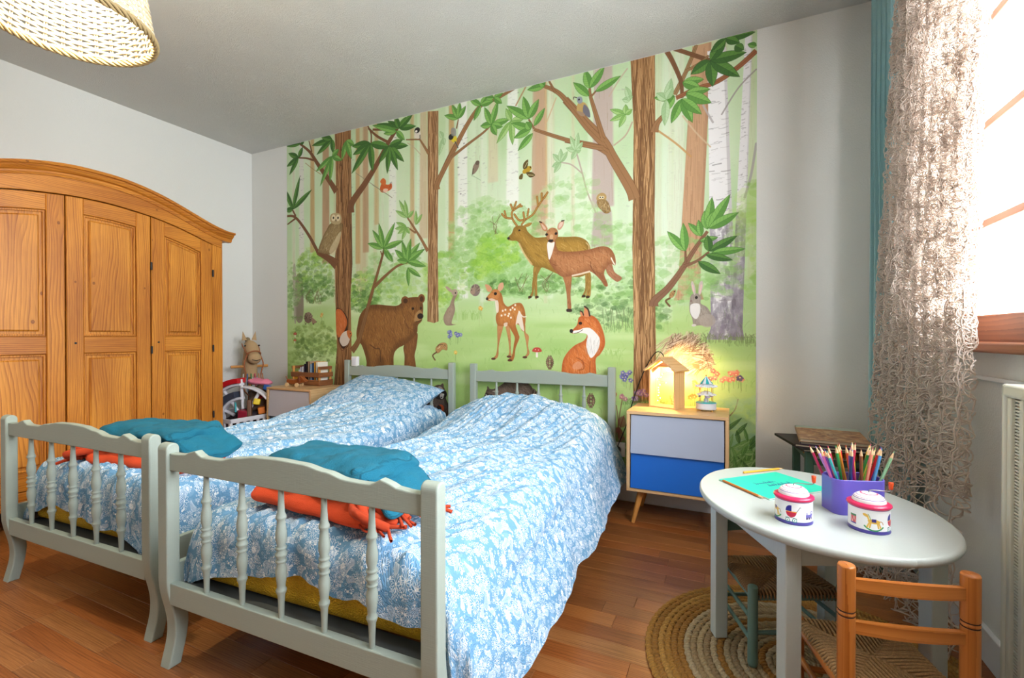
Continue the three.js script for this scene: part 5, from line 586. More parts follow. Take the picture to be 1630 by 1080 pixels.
// ================================================================ hobby horse and toys in the corner
{
  const felt = mat('#c9a77c', .95, { bumpMap: fuzz, bumpScale: .003 }), strap = mat('#a5623a', .7), hx = -3.555, hz = -2.54;
  const h = thing('hobby_horse', 'beige felt hobby horse with wooden handle standing in corner', 'toy', [hx, 0, hz], deg(72));
  obj('stick', grain(rod([0, 0, -.01], [0, .66, -.01], .012), 'y'), M.legWood, h); obj('handle', grain(rod([-.14, .695, 0], [.135, .695, 0], .011), 'x'), M.legWood, h);
  const neck = surface(28, 18, (u, v) => { const a = u * 2 * PI, y = lerp(.61, .86, v), k = lerp(1, .72, v) * (v > .93 ? lerp(1, .2, (v - .93) / .07) : 1), bx = .058 * k, bz = .082 * k; return [Math.cos(a) * bx, y, Math.sin(a) * bz - .02 + .035 * v]; }, true);
  const head = surface(28, 20, (u, v) => { const a = u * 2 * PI, t = v, r = Math.sin(PI * clamp(t, .02, .98)) ** .45 * lerp(.062, .046, t), y = lerp(.895, .765, t), z = lerp(-.02, .115, t); return [Math.cos(a) * r * .95, y + Math.sin(a) * r * .72, z + Math.sin(a) * r * .6]; }, true);
  const muz = ball(.048, 0, .765, .105, 20).scale(1, 1, 1);
  obj('head', [neck, head, muz, cyl(.056, .058, .012, 24, 0, .612, -.02)], felt, h);
  for (const s of [-1, 1]) { obj('ear', new THREE.ConeGeometry(.02, .075, 10).scale(1, 1, .45).rotateZ(-s * .16).translate(s * .042, .945, -.015), felt, h); obj('eye', ball(.007, s * .052, .865, .052, 10), M.black, h); }
  obj('mane', Array.from({ length: 9 }, (_, i) => ball(.022, 0, .91 - i * .032, -.055 - .006 * Math.sin(i), 8)), mat('#8c7a5c', 1), h);
  obj('bridle', [new THREE.TorusGeometry(.05, .005, 8, 32).rotateX(deg(52)).translate(0, .792, .088), tube([[-.048, .8, .08], [-.058, .85, .03], [-.05, .88, -.03]], .004, 12, 6), tube([[.048, .8, .08], [.058, .85, .03], [.05, .88, -.03]], .004, 12, 6)], strap, h);
  obj('mouth', tube([[-.03, .755, .142], [0, .747, .152], [.03, .755, .142]], .003, 10, 6), M.dark, h);
  for (const s of [-1, 1]) obj('rein', tube([[s * .05, .79, .085], [s * .07, .72, .09], [s * .055, .62, .08], [s * .075, .52, .1], [s * .02, .44, .12]], .005, 24, 6), strap, h);
  const rc = ['#d9d4cc', '#2a6aa0', '#3f8a4a', '#d84a6a', '#c98a4a', '#b0714a']; rc.forEach((c2, i) => obj('ribbon', tube([[-.07 + i * .028, .64, .07], [-.075 + i * .03, .55, .085], [-.06 + i * .026, .45, .09]], .0045, 10, 5), mat(c2, .8), h));
}
{
  const wp = mat('#e2e0e6', .4), cx = -3.40, cz = -2.29;
  const cr = thing('plastic_crate', 'white openwork plastic toy crate on floor beside nightstand', 'crate', [cx, 0, cz]), w = .5, d = .38, h = .36;
  obj('base', box(w - .03, .012, d - .03, 0, .008, 0, .004), wp, cr);
  const side = (len, tf, n) => { const gs = [box(len, .03, .012, 0, h - .015, 0, .004), box(len, .025, .01, 0, h * .55, 0, .003), box(len, .04, .01, 0, .022, 0, .003)]; for (let i = 0; i <= n; i++) gs.push(box(.022, h - .02, .01, lerp(-len / 2 + .011, len / 2 - .011, i / n), h / 2, 0, .003)); return gs.map(tf); };
  for (const s of [-1, 1]) { obj('side', side(w, (g) => g.translate(0, 0, s * (d / 2 - .006)), 8), wp, cr); obj('side', side(d, (g) => g.rotateY(PI / 2).translate(s * (w / 2 - .006), 0, 0), 7), wp, cr); }
  // doll's pram hood: red and slate bows with white struts
  const pr = thing('toy_pram', 'white toy pram hood with red and slate bows in the crate', 'toy', [-3.29, .02, -2.30], deg(24));
  const bow = (r, a0, a1, wd, th) => { const s = new THREE.Shape(); s.absarc(0, 0, r, a0, a1, false); s.absarc(0, 0, r - wd, a1, a0, true); return extrude(s, th, .004, 2).translate(0, 0, -th / 2); };
  const Y = .3; obj('outer_bow', bow(.31, deg(93), deg(180), .036, .1).translate(0, Y, 0), mat('#c81824', .4), pr); obj('inner_bow', bow(.215, deg(102), deg(180), .045, .1).translate(0, Y, 0), mat('#3d4454', .45), pr);
  obj('white_bow', [bow(.272, deg(92), deg(180), .018, .06), bow(.17, deg(92), deg(180), .018, .06), bow(.25, deg(40), deg(92), .014, .06)].map((g) => g.translate(0, Y, 0)), wp, pr);
  obj('strut', [94, 125, 155, 60].map((a) => { const q = deg(a), r1 = a === 60 ? .25 : .3; return rod([Math.cos(q) * .08, Y + Math.sin(q) * .08, 0], [Math.cos(q) * r1, Y + Math.sin(q) * r1, 0], .012); }), wp, pr); obj('hub', cyl(.03, .03, .05, 20).rotateX(PI / 2).translate(0, Y, 0), wp, pr);
  obj('stand', [rod([0, Y, 0], [0, .0, 0], .014), box(.2, .012, .12, 0, .008, 0, .004)], wp, pr);
  // toys
  const tc = [['toy_block', '#c9252c', [-3.235, .47, -2.4], [.05, .05, .05], 'red toy block'], ['toy_block', '#e8c81e', [-3.185, .455, -2.33], [.045, .045, .045], 'yellow toy block'], ['toy_block', '#2b63b4', [-3.19, .55, -2.42], [.05, .04, .04], 'blue toy block'], ['toy_block', '#46b24a', [-3.26, .545, -2.42], [.07, .025, .04], 'green toy block'], ['toy_block', '#6d4a34', [-3.225, .41, -2.3], [.05, .12, .03], 'brown wooden toy plank'], ['toy_block', '#52c0c8', [-3.29, .42, -2.235], [.04, .07, .012], 'turquoise toy card'], ['toy_block', '#9c1f36', [-3.26, .36, -2.28], [.07, .07, .05], 'dark red toy block'], ['toy_block', '#e07b2c', [-3.2, .385, -2.38], [.06, .05, .05], 'orange toy block']];
  for (const [n, c2, p, sz, l] of tc) { const m = solo(n, box(...sz, 0, 0, 0, .008), mat(c2, .45), `${l} in the corner toy pile`, 'toy', 'toys piled in the crate'); m.position.set(...p); m.rotation.set(rnd(-.3, .3), rnd(-1, 1), rnd(-.3, .3)); }
  const doll = solo('pink_cloth', softSlab(.16, .04, .09, 301, .012), mat('#e8829c', .9), 'folded pink doll blanket lying on the corner toy pile', 'toy'); doll.position.set(-3.3, .585, -2.44); doll.rotation.y = .4;
  const pile = obj('toy_bag', softSlab(.38, .36, .3, 305, .03), mat('#3a2f38', .9)); pile.position.set(-3.36, .2, -2.38); pile.userData = { label: 'dark cloth bag filling the white toy crate', category: 'bag' };
  const pile2 = obj('toy_bag', softSlab(.2, .22, .16, 307, .025), mat('#5b4636', .9)); pile2.position.set(-3.28, .46, -2.44); pile2.userData = { label: 'brown cloth bag on top of the corner toy pile', category: 'bag' };
}
// ================================================================ rug
const RY = .012;
{
  const rug = thing('braided_rug', 'round jute rug with golden braided border under the table', 'rug', [.207, 0, -1.534]);
  const jt = dataTex(256, 64, (i, j) => { const s = 200 + 40 * N2(i / 5, j / 9) + 25 * N2(i / 2, j / 2); return [s, s, s]; }, true); jt.repeat.set(1, 1);
  const jb = dataTex(128, 32, (i, j) => { const s = 128 + 100 * Math.sin((i / 128 * 4 + Math.abs(j / 32 - .5) * 2) * 2 * PI) + 30 * N2(i / 2, j / 2); return [s, s, s]; }, false);
  const jm = (c2) => mat(c2, .9, { map: jt, bumpMap: jb, bumpScale: .003 }), gold = [jm('#c98f3a'), jm('#b97f30'), jm('#d39c48')], nat = [jm('#ccb084'), jm('#bb9d72'), jm('#d3bb94'), jm('#b0926a')];
  const p = .0185; for (let i = 0; i < 24; i++) { const r = .45 - p / 2 - i * p; if (r < .008) break; const nT = Math.max(24, Math.round(2 * PI * r / .006)), strands = Math.round(2 * PI * r / .03);
    const g = surface(nT, 7, (u, v) => { const a = u * 2 * PI, f = v * 2 * PI, b = .0016 * Math.sin(a * strands + 2.2 * Math.abs(Math.sin(f)) * Math.sign(Math.cos(f))), R = r + Math.cos(f) * (p * .53 + b), y = RY * .5 + Math.sin(f) * (RY * .5 - .0008 + b * .5); return [Math.cos(a) * R, Math.max(.0005, y), Math.sin(a) * R, a * r / .05, v]; }, false);
    obj('braid', g, i < 5 ? gold[i % 3] : i % 6 === 5 ? gold[1] : nat[(i * 7) % 4], rug); }
}
// ================================================================ child's table
{
  const t = thing('play_table', 'pale painted oval child table with square legs on the rug', 'table', [.195, RY, -1.495], deg(25.2)), h = .494 - RY, a = .272, b = .335;
  const paint = mat(new THREE.Color().setRGB(.51, .56, .53), .32, { bumpMap: sageBump, bumpScale: .0004 });
  const prof = [[.001, -.022], [.955, -.022], [.985, -.019], [1, -.011], [.997, -.004], [.985, -.0005], [.97, 0], [.001, 0]];
  const g = lathe(prof, 96); g.scale(a, 1, b); const tp = g.attributes.position; g.computeVertexNormals(); obj('tabletop', uvm(g.translate(0, h, 0), 'x'), paint, t);
  const lx = .187, lz = .2025, lw = .038;
  for (const sx of [-1, 1]) for (const sz of [-1, 1]) obj('leg', uvm(box(lw, h - .022, lw, sx * (lx - lw / 2), (h - .022) / 2, sz * (lz - lw / 2), .003)), paint, t);
  for (const s of [-1, 1]) { obj('apron', uvm(box(2 * lx - 2 * lw, .058, .018, 0, h - .022 - .029, s * (lz - .014), .002), 'x'), paint, t); obj('apron', uvm(box(.018, .058, 2 * lz - 2 * lw, s * (lx - .014), h - .022 - .029, 0, .002), 'z'), paint, t); }
}
const TY = .494;
// ---- musical tins
function tinCanvas(horse) {
  const W = 1024, H = 200, cv = canvas(W, H), c = cv.getContext('2d'); c.fillStyle = '#f4f4f6'; c.fillRect(0, 0, W, H); c.fillStyle = '#5a55a8'; c.fillRect(0, H - 22, W, 16); c.fillStyle = '#4a3f9c'; c.fillRect(0, 0, W, 9); c.lineCap = c.lineJoin = 'round';
  const pram = (x) => { c.save(); c.translate(x, 105); c.scale(1.35, 1.3); c.fillStyle = '#c81e46'; c.beginPath(); c.moveTo(-34, -8); c.quadraticCurveTo(-32, 26, 0, 28); c.quadraticCurveTo(30, 26, 34, -8); c.fill(); c.fillStyle = '#f0a030'; c.fillRect(-30, -12, 64, 6); c.fillStyle = '#2a2a90'; c.beginPath(); c.moveTo(2, -12); c.lineTo(2, -52); c.quadraticCurveTo(-34, -54, -36, -12); c.fill(); c.strokeStyle = '#334'; c.lineWidth = 3; c.beginPath(); c.moveTo(34, -10); c.lineTo(56, -44); c.lineTo(62, -40); c.stroke(); c.strokeStyle = '#2f9a8a'; c.lineWidth = 4; for (const q of [-22, 22]) { c.beginPath(); c.arc(q, 48, 13, 0, 7); c.stroke(); c.fillStyle = '#2f9a8a'; c.beginPath(); c.arc(q, 48, 4, 0, 7); c.fill(); } c.strokeStyle = '#445'; c.lineWidth = 3; c.beginPath(); c.moveTo(-36, 34); c.quadraticCurveTo(0, 26, 36, 36); c.stroke(); c.restore(); };
  const rock = (x) => { c.save(); c.translate(x, 100); c.scale(1.35, 1.3); c.strokeStyle = '#2f9a5a'; c.lineWidth = 9; c.beginPath(); c.arc(0, -14, 72, deg(42), deg(138)); c.stroke(); c.strokeStyle = '#e8b84a'; c.fillStyle = '#e8b84a'; c.lineWidth = 9; c.beginPath(); c.ellipse(0, 0, 36, 14, .05, 0, 7); c.fill(); for (const [a, b] of [[-26, -40], [26, 40], [-18, -26], [18, 26]]) { c.beginPath(); c.moveTo(a, 6); c.lineTo(b, 40); c.stroke(); } c.beginPath(); c.moveTo(-28, -4); c.lineTo(-38, -34); c.stroke(); c.beginPath(); c.ellipse(-48, -36, 17, 9, .4, 0, 7); c.fill(); c.strokeStyle = '#7fa84a'; c.lineWidth = 4; c.beginPath(); c.moveTo(-34, -44); c.quadraticCurveTo(-22, -26, -20, -8); c.stroke(); c.fillStyle = '#3a2a80'; c.fillRect(-14, -16, 26, 20); c.strokeStyle = '#c08030'; c.beginPath(); c.moveTo(36, -4); c.quadraticCurveTo(52, -2, 54, 16); c.stroke(); c.restore(); };
  const train = (x) => { c.save(); c.translate(x, 130); c.scale(1.35, 1.3); c.fillStyle = '#6a62b4'; c.fillRect(-30, -14, 60, 22); c.fillRect(14, -34, 24, 30); c.fillRect(-24, -28, 8, 16); c.fillStyle = '#f4f4f6'; c.fillRect(20, -28, 11, 10); c.fillStyle = '#3a2a60'; for (const q of [-20, 0, 22]) { c.beginPath(); c.arc(q, 12, 8, 0, 7); c.fill(); } c.restore(); };
  const drum = (x) => { c.save(); c.translate(x, 116); c.scale(1.35, 1.3); c.fillStyle = '#d85a6a'; c.fillRect(-22, -24, 44, 50); c.fillStyle = '#4a8a5a'; c.fillRect(-22, -34, 44, 12); c.strokeStyle = '#f0e0c0'; c.lineWidth = 3; c.beginPath(); c.moveTo(-22, -20); c.lineTo(-8, 22); c.lineTo(6, -20); c.lineTo(20, 22); c.stroke(); c.fillStyle = '#5a55a8'; c.fillRect(-22, 20, 44, 8); c.restore(); };
  const seq = [rock, pram, train, drum]; for (let k = 0; k < 6; k++) seq[k % 4]((k + .5) * 1024 / 6); c.fillStyle = '#8a8a94'; c.font = '15px sans-serif'; c.fillText('CE', 2.15 * 1024 / 6, 172); return cv;
}
const tinTex = canvasTex(tinCanvas(), THREE.RepeatWrapping);
{
  const dc = canvas(256, 256), c = dc.getContext('2d'); c.fillStyle = '#f6f6f8'; c.fillRect(0, 0, 256, 256); const ringAt = (r, w, s) => { c.strokeStyle = s; c.lineWidth = w; c.beginPath(); c.arc(128, 128, r, 0, 7); c.stroke(); }; ringAt(62, 12, '#d8406c'); ringAt(92, 3, '#6a6ab0'); ringAt(98, 2, '#d8406c'); ringAt(110, 2, '#c04a70'); ringAt(118, 3, '#8a6aa8'); c.fillStyle = '#2c2c30'; for (let i = 0; i < 10; i++) { c.beginPath(); c.arc(128 + Math.cos(i * .628) * 34, 128 + Math.sin(i * .628) * 34, 3.4, 0, 7); c.fill(); }
  const domeTex = canvasTex(dc), pink = mat('#cf2458', .28), purple = mat('#5148a0', .3), tinM = mat('#ffffff', .28, { map: tinTex }), domeM = mat('#ffffff', .28, { map: domeTex });
  const tin = (x, z, turn, label) => {
    const t = thing('music_tin', label, 'music box', [x, TY, z], turn, 'hand-cranked music tins on the table'), r = .040;
    obj('body', new THREE.CylinderGeometry(r, r, .054, 64, 1, true).translate(0, .029, 0), tinM, t); obj('base_rim', lathe([[.001, 0], [r + .0005, 0], [r + .0012, .002], [r, .005], [r, .006]], 64), purple, t);
    obj('lid_rim', lathe([[r - .002, .055], [r + .001, .055], [r + .0035, .058], [r + .003, .0615], [r - .002, .064], [r - .007, .065]], 64), pink, t);
    const dm = surface(48, 10, (u, v) => { const a = u * 2 * PI, q = v, R = (r - .007) * Math.cos(q * PI / 2) ** .75, y = .065 + .019 * Math.sin(q * PI / 2); return [Math.cos(a) * R, y, Math.sin(a) * R, .5 + .5 * R / (r - .007) * Math.cos(a), .5 + .5 * R / (r - .007) * Math.sin(a)]; }, true); obj('lid_dome', dm, domeM, t);
    const ck = sub('crank', t); ck.rotation.y = -turn + deg(14); obj('crank_arm', tube([[0, .081, 0], [0, .0875, 0], [.004, .0895, 0], [.03, .09, .004], [.04, .091, .006], [.042, .094, .006], [.042, .097, .006]], .0012, 30, 6), M.metal, ck); obj('crank_knob', lathe([[.001, 0], [.0038, 0], [.0045, .006], [.0052, .016], [.001, .0165]], 16).translate(.042, .095, .006), mat('#e2521e', .4), ck);
  };
  tin(.137, -1.327, deg(-103), 'musical tin with a pram picture and crank, beside the turquoise booklet'); tin(.29, -1.342, deg(92), 'musical tin with a rocking horse picture and crank, beside the pencil cup');
}
// ---- pencil cup and pencils
const pencilGeo = (() => { const L = .165; return { body: new THREE.CylinderGeometry(.0037, .0037, L - .02, 6).translate(0, (L - .02) / 2, 0), wood: new THREE.CylinderGeometry(.0012, .0037, .014, 12).translate(0, L - .02 + .007, 0), tip: new THREE.CylinderGeometry(.0002, .0012, .006, 8).translate(0, L - .003, 0) }; })(), pencilWood = mat('#e2bf92', .7), pm = {};
function pencil(color, name, p, dir, where, group) {
  const t = thing('coloured_pencil', `${name} coloured pencil ${where}`, 'pencil', p, 0, group); t.quaternion.setFromUnitVectors(V(0, 1, 0), dir.normalize()); const m = pm[color] ??= mat(color, .35); obj('body', pencilGeo.body, m, t); obj('sharpened_wood', pencilGeo.wood, pencilWood, t); obj('tip', pencilGeo.tip, m, t); return t;
}
{
  const cx = .281, cz = -1.462, cup = thing('pencil_cup', 'purple plastic cup holding coloured pencils on the table', 'cup', [cx, TY, cz], deg(20)), pl = new THREE.MeshPhysicalMaterial({ color: '#6f63cc', roughness: .35 }), A = .062, B = .04, H = .088;
  const rr2 = (a, b, r, hole) => { const s = hole ? new THREE.Path() : new THREE.Shape(); s.moveTo(-a + r, -b); s.lineTo(a - r, -b); s.absarc(a - r, -b + r, r, -PI / 2, 0); s.lineTo(a, b - r); s.absarc(a - r, b - r, r, 0, PI / 2); s.lineTo(-a + r, b); s.absarc(-a + r, b - r, r, PI / 2, PI); s.lineTo(-a, -b + r); s.absarc(-a + r, -b + r, r, PI, 1.5 * PI); return s; };
  const ringS = rr2(A, B, .022); ringS.holes.push(rr2(A - .003, B - .003, .02, true)); obj('wall', extrude(ringS, H, .0008, 1).rotateX(-PI / 2), pl, cup); obj('bottom', extrude(rr2(A - .002, B - .002, .02), .003).rotateX(-PI / 2).translate(0, .0002, 0), pl, cup);
  const cs = [['#a61e4a', 'crimson'], ['#b48ad8', 'lilac'], ['#e8502c', 'vermilion'], ['#c8202a', 'red'], ['#a8c4e4', 'pale blue'], ['#c83c50', 'rose red'], ['#e8b81e', 'golden yellow'], ['#f0c428', 'yellow'], ['#e06a8c', 'pink'], ['#7a4ab4', 'violet'], ['#d8485a', 'coral'], ['#2c9a4a', 'green'], ['#e8a03c', 'light orange'], ['#e85a2c', 'orange'], ['#1f7a34', 'dark green'], ['#7cc24a', 'lime green'], ['#d01e2c', 'bright red'], ['#2c4ab4', 'blue'], ['#d86ab0', 'magenta'], ['#38b0b0', 'turquoise'], ['#1e3a6a', 'navy'], ['#6a4ac0', 'indigo'], ['#b02a6a', 'raspberry'], ['#8a5230', 'brown'], ['#f09a80', 'salmon'], ['#58a0d8', 'sky blue'], ['#9ad0a0', 'mint']];
  const q = rng(66), cth = Math.cos(deg(20)), sth = Math.sin(deg(20));
  cs.forEach(([c2, n], i) => { const col6 = i % 9, row = Math.floor(i / 9), lx = lerp(-.05, .05, (col6 + .15 + .7 * q()) / 9), lz = lerp(-.028, .028, (row + .2 + .6 * q()) / 3), tilt = lx * 9 + (q() - .5) * .35, tz = lz * 6 + (q() - .5) * .2; const dir = V(clamp(tilt, -.4, .62), 1, clamp(tz, -.2, .2)).normalize(); const ly = .006, bx = clamp(lx - dir.x / dir.y * .05, -.052, .052), bz = clamp(lz - dir.z / dir.y * .05, -.03, .03); const wx = bx * cth + bz * sth, wz = -bx * sth + bz * cth, dx = dir.x * cth + dir.z * sth, dz = -dir.x * sth + dir.z * cth; pencil(c2, n, [cx + wx, TY + ly, cz + wz], V(dx, dir.y, dz), 'standing in the purple cup', 'pencils in the purple cup'); });
}
// ---- turquoise booklet with a pencil along each edge
{
  const cv = canvas(512, 400), c = cv.getContext('2d'); c.fillStyle = '#22d8b4'; c.fillRect(0, 0, 512, 400); c.strokeStyle = '#14507e'; c.lineCap = 'round'; c.lineWidth = 6; const q = rng(19);
  for (const [x0, x1, y] of [[150, 310, 170], [200, 390, 225]]) { c.beginPath(); let x = x0; c.moveTo(x, y); while (x < x1) { const h = q() < .3 ? 42 : 20, w2 = 12 + 8 * q(); c.bezierCurveTo(x + w2 * .8, y - h, x + w2 * .1, y - h * 1.1, x + w2 * .5, y - 4); c.quadraticCurveTo(x + w2 * .8, y + 6, x + w2, y - 2); x += w2; } c.stroke(); }
  const b = thing('booklet', 'turquoise booklet with dark blue handwriting lying on the table', 'booklet', [.112, TY, -1.603], deg(44.7)), cov = mat('#ffffff', .5, { map: canvasTex(cv) });
  const topC = new THREE.PlaneGeometry(.235, .185).rotateX(-PI / 2).translate(0, .0042, 0); obj('cover', [topC], cov, b); obj('pages', box(.234, .003, .184, 0, .0022, 0), mat('#f0ece0', .8), b); obj('back_cover', box(.235, .0008, .185, 0, .0004, 0), mat('#1fae94', .5), b);
  pencil('#c8742c', 'amber', [-.024, TY + .0037, -1.578], V(.118, 0, .142), 'lying beside the turquoise booklet', 'pencils lying on the table'); pencil('#e8b43c', 'maize yellow', [.035, TY + .0037, -1.70], V(.11, 0, -.1), 'lying behind the turquoise booklet', 'pencils lying on the table');
}
// ================================================================ rush-seated chairs and stool
const rushTex = dataTex(64, 256, (i, j) => { const s = 222 + 40 * N2(i / 2, j / 26) + 25 * N2(i / 6, j / 50 + 4); return [s, s * .96, s * .9]; }, true);
function rushSeat(parent, wb, wf, d, y, color, zb) {                     // trapezoid, back edge width wb at z = +d/2
  const cords = [], P = (s, t) => { const w2 = lerp(wf, wb, t) / 2; return [s * w2, (t - .5) * d]; }, n = 24;
  const cord = (a, b, out) => { const h = .006; cords.push(tube([[a[0] + out[0] * .004, y - .022, a[1] + out[1] * .004], [a[0] + out[0] * .009, y - .006, a[1] + out[1] * .009], [a[0] - out[0] * .004, y + h * .6, a[1] - out[1] * .004], [lerp(a[0], b[0], .5), y + .002 + rnd(-.001, .001), lerp(a[1], b[1], .5)], [b[0], y - .004, b[1]]], .0034, 7, 5)); };
  for (let i = 0; i < n; i++) { const s = (i + .5) / n * 2 - 1, l = 1 - Math.abs(s); for (const t of [0, 1]) { const a = P(s, t), b = P(s * .98, t ? 1 - l * .5 : l * .5); cord(a, b, [0, t ? 1 : -1]); } const t2 = (i + .5) / n, l2 = 1 - Math.abs(t2 * 2 - 1); for (const sd of [-1, 1]) { const a = P(sd, t2), b = P(sd * (1 - l2), t2); cord(a, b, [sd, 0]); } }
  const c = P(-1, 0), e = P(1, 0), f = P(1, 1), g = P(-1, 1); const slab = extrude([c, e, f, g].map(([x, z]) => [x * .97, -z * .97]), .014, .003).rotateX(-PI / 2).translate(0, y - .018, 0); obj('rush_seat', [...cords.map(strip), strip(slab)], mat(color, .85, { map: rushTex }), parent);
}
function chair(label, x, z, turn, { w, wf, d, sh, bh, r, m, rush, fh, groove, slats }) {
  const c = thing('child_chair', label, 'chair', [x, RY, z], turn), P = (g, n, ax = 'y') => obj(n, grain(g, ax), m, c);
  const post = (px, pz, h, rr3) => { const K = [[.001, 0], [rr3 * .85, 0], [rr3, .01]]; if (groove && h > .35) for (const gy of [h * .785, h * .805]) K.push([rr3, gy - .003], [rr3 * .88, gy - .001], [rr3 * .88, gy + .001], [rr3, gy + .003]); K.push([rr3, h - .004], [rr3 * .9, h], [.001, h]); return lathe(K, 22).translate(px, 0, pz); };
  for (const s of [-1, 1]) { P(post(s * w / 2, d / 2, bh, r), 'back_post'); if (groove) for (const gy of [bh * .785, bh * .805]) obj('burnt_groove', new THREE.TorusGeometry(r * .89, .0011, 6, 28).rotateX(PI / 2).translate(s * w / 2, gy, d / 2), mat('#3a1c0a', .7), c, 'dark burnt ring'); P(post(s * wf / 2, -d / 2, fh, r), 'front_leg'); for (const y of [sh * .32, sh * .62]) P(rod([s * w / 2, y, d / 2], [s * wf / 2, y, -d / 2], r * .45), 'stretcher', 'z'); P(rod([s * w / 2, sh - .016, d / 2], [s * wf / 2, sh - .016, -d / 2], r * .5), 'seat_rail', 'z'); }
  P(rod([-wf / 2, sh * .45, -d / 2], [wf / 2, sh * .45, -d / 2], r * .45), 'stretcher', 'x'); P(rod([-w / 2, sh * .4, d / 2], [w / 2, sh * .4, d / 2], r * .45), 'stretcher', 'x'); P(rod([-wf / 2, sh - .016, -d / 2], [wf / 2, sh - .016, -d / 2], r * .5), 'seat_rail', 'x'); P(rod([-w / 2, sh - .016, d / 2], [w / 2, sh - .016, d / 2], r * .5), 'seat_rail', 'x');
  for (const [y, h] of slats) { const g = new THREE.BoxGeometry(w - r * 1.2, h, .011, 16, 1, 1), p = g.attributes.position; for (let i = 0; i < p.count; i++) { const q = 1 - Math.pow(p.getX(i) / (w / 2), 2); p.setZ(i, p.getZ(i) + .014 * q); p.setY(i, p.getY(i) + (p.getY(i) > 0 ? .004 * q : 0)); } g.computeVertexNormals(); P(g.translate(0, y, d / 2), 'back_slat', 'x'); }
  rushSeat(c, w - r, wf - r * .6, d - r * .4, sh, rush); return c;
}
const amber = mat('#ffffff', .32, { map: wood({ w: 512, h: 512, pale: '#d28640', dark: '#9c5016', ring: .02, warp: .015, seed: 99, tone: .2 }) }), greenPaint = mat('#5d7a70', .5), rushC = '#c4a174';
chair('amber varnished child chair with rush seat and two back slats', .284, -1.2756, deg(15), { w: .216, wf: .218, d: .23, sh: .225, bh: .472, r: .0158, m: amber, rush: rushC, fh: .23, groove: true, slats: [[.434, .023], [.349, .023]] });
chair('grey-green child chair with brown rush seat pushed under the table', .122, -1.63, deg(25.2 + 180), { w: .225, wf: .25, d: .215, sh: .208, bh: .42, r: .0135, m: greenPaint, rush: '#94714c', fh: .226, groove: false, slats: [[.39, .036], [.31, .034]] });
{
  const g = mat('#456654', .5), s = thing('rush_stool', 'dark green rush-seated stool stacked with picture books', 'stool', [.403, 0, -2.44], deg(4)), w = .27, d = .29, h = .46;
  for (const sx of [-1, 1]) for (const sz of [-1, 1]) obj('leg', uvm(box(.03, h, .03, sx * (w / 2 - .015), h / 2, sz * (d / 2 - .015), .004)), g, s);
  for (const q of [-1, 1]) { for (const y of [.43, .16]) { obj('rail', uvm(box(w - .06, y > .3 ? .026 : .018, .016, 0, y - .012, q * (d / 2 - .015), .003), 'x'), g, s); obj('rail', uvm(box(.016, y > .3 ? .026 : .018, d - .06, q * (w / 2 - .015), y, 0, .003), 'z'), g, s); } }
  rushSeat(s, w - .03, w - .03, d - .03, .458, '#c98f3c');
  const bk = (x, y, z, turn, w2, d2, t2, cov, label, m) => { const b = thing('picture_book', label, 'book', [x, y, z], turn, 'picture books on the stool'); obj('cover', [box(w2, .003, d2, 0, .0015, 0, .001), box(w2, .003, d2, 0, t2 - .0015, 0, .001), box(.003, t2, d2, -w2 / 2 + .0015, t2 / 2, 0)], m || mat(cov, .5), b); obj('pages', box(w2 - .008, t2 - .006, d2 - .008, .001, t2 / 2, 0), mat('#d8cbb0', .85), b); };
  bk(.375, .4675, -2.44, deg(14), .31, .33, .01, '#26211f', 'thin black portfolio at the bottom of the book stack on the stool');
  bk(.385, .478, -2.43, deg(-8), .25, .33, .012, '#3a2a2a', 'dark brown picture book lying on the black portfolio'); bk(.39, .4905, -2.43, deg(-5), .24, .32, .012, '#5a4a58', 'dull violet picture book in the middle of the stack');
  const pc = canvas(256, 340), c = pc.getContext('2d'); c.fillStyle = '#b88a5c'; c.fillRect(0, 0, 256, 340); const q = rng(31); for (let i = 0; i < 260; i++) { c.globalAlpha = .35; c.fillStyle = ['#8a5030', '#d8b078', '#6a3a2c', '#c87a50', '#e4cda0', '#7a4a3a'][Math.floor(q() * 6)]; c.beginPath(); c.ellipse(q() * 256, 60 + q() * 280, 6 + q() * 26, 3 + q() * 10, q() * 3, 0, 7); c.fill(); } c.globalAlpha = 1; c.fillStyle = '#a9bdb4'; c.fillRect(0, 0, 256, 62); for (let i = 0; i < 60; i++) { c.globalAlpha = .4; c.fillStyle = ['#c8d0c0', '#8aa0a0', '#d8c8a0'][i % 3]; c.fillRect(q() * 256, q() * 60, 10 + q() * 50, 3 + q() * 6); }
  const cm = mat('#ffffff', .45, { map: canvasTex(pc) }); bk(.385, .503, -2.43, deg(-3), .245, .335, .014, '', 'picture book with a painted brown cover on top of the stool stack', cm);
}
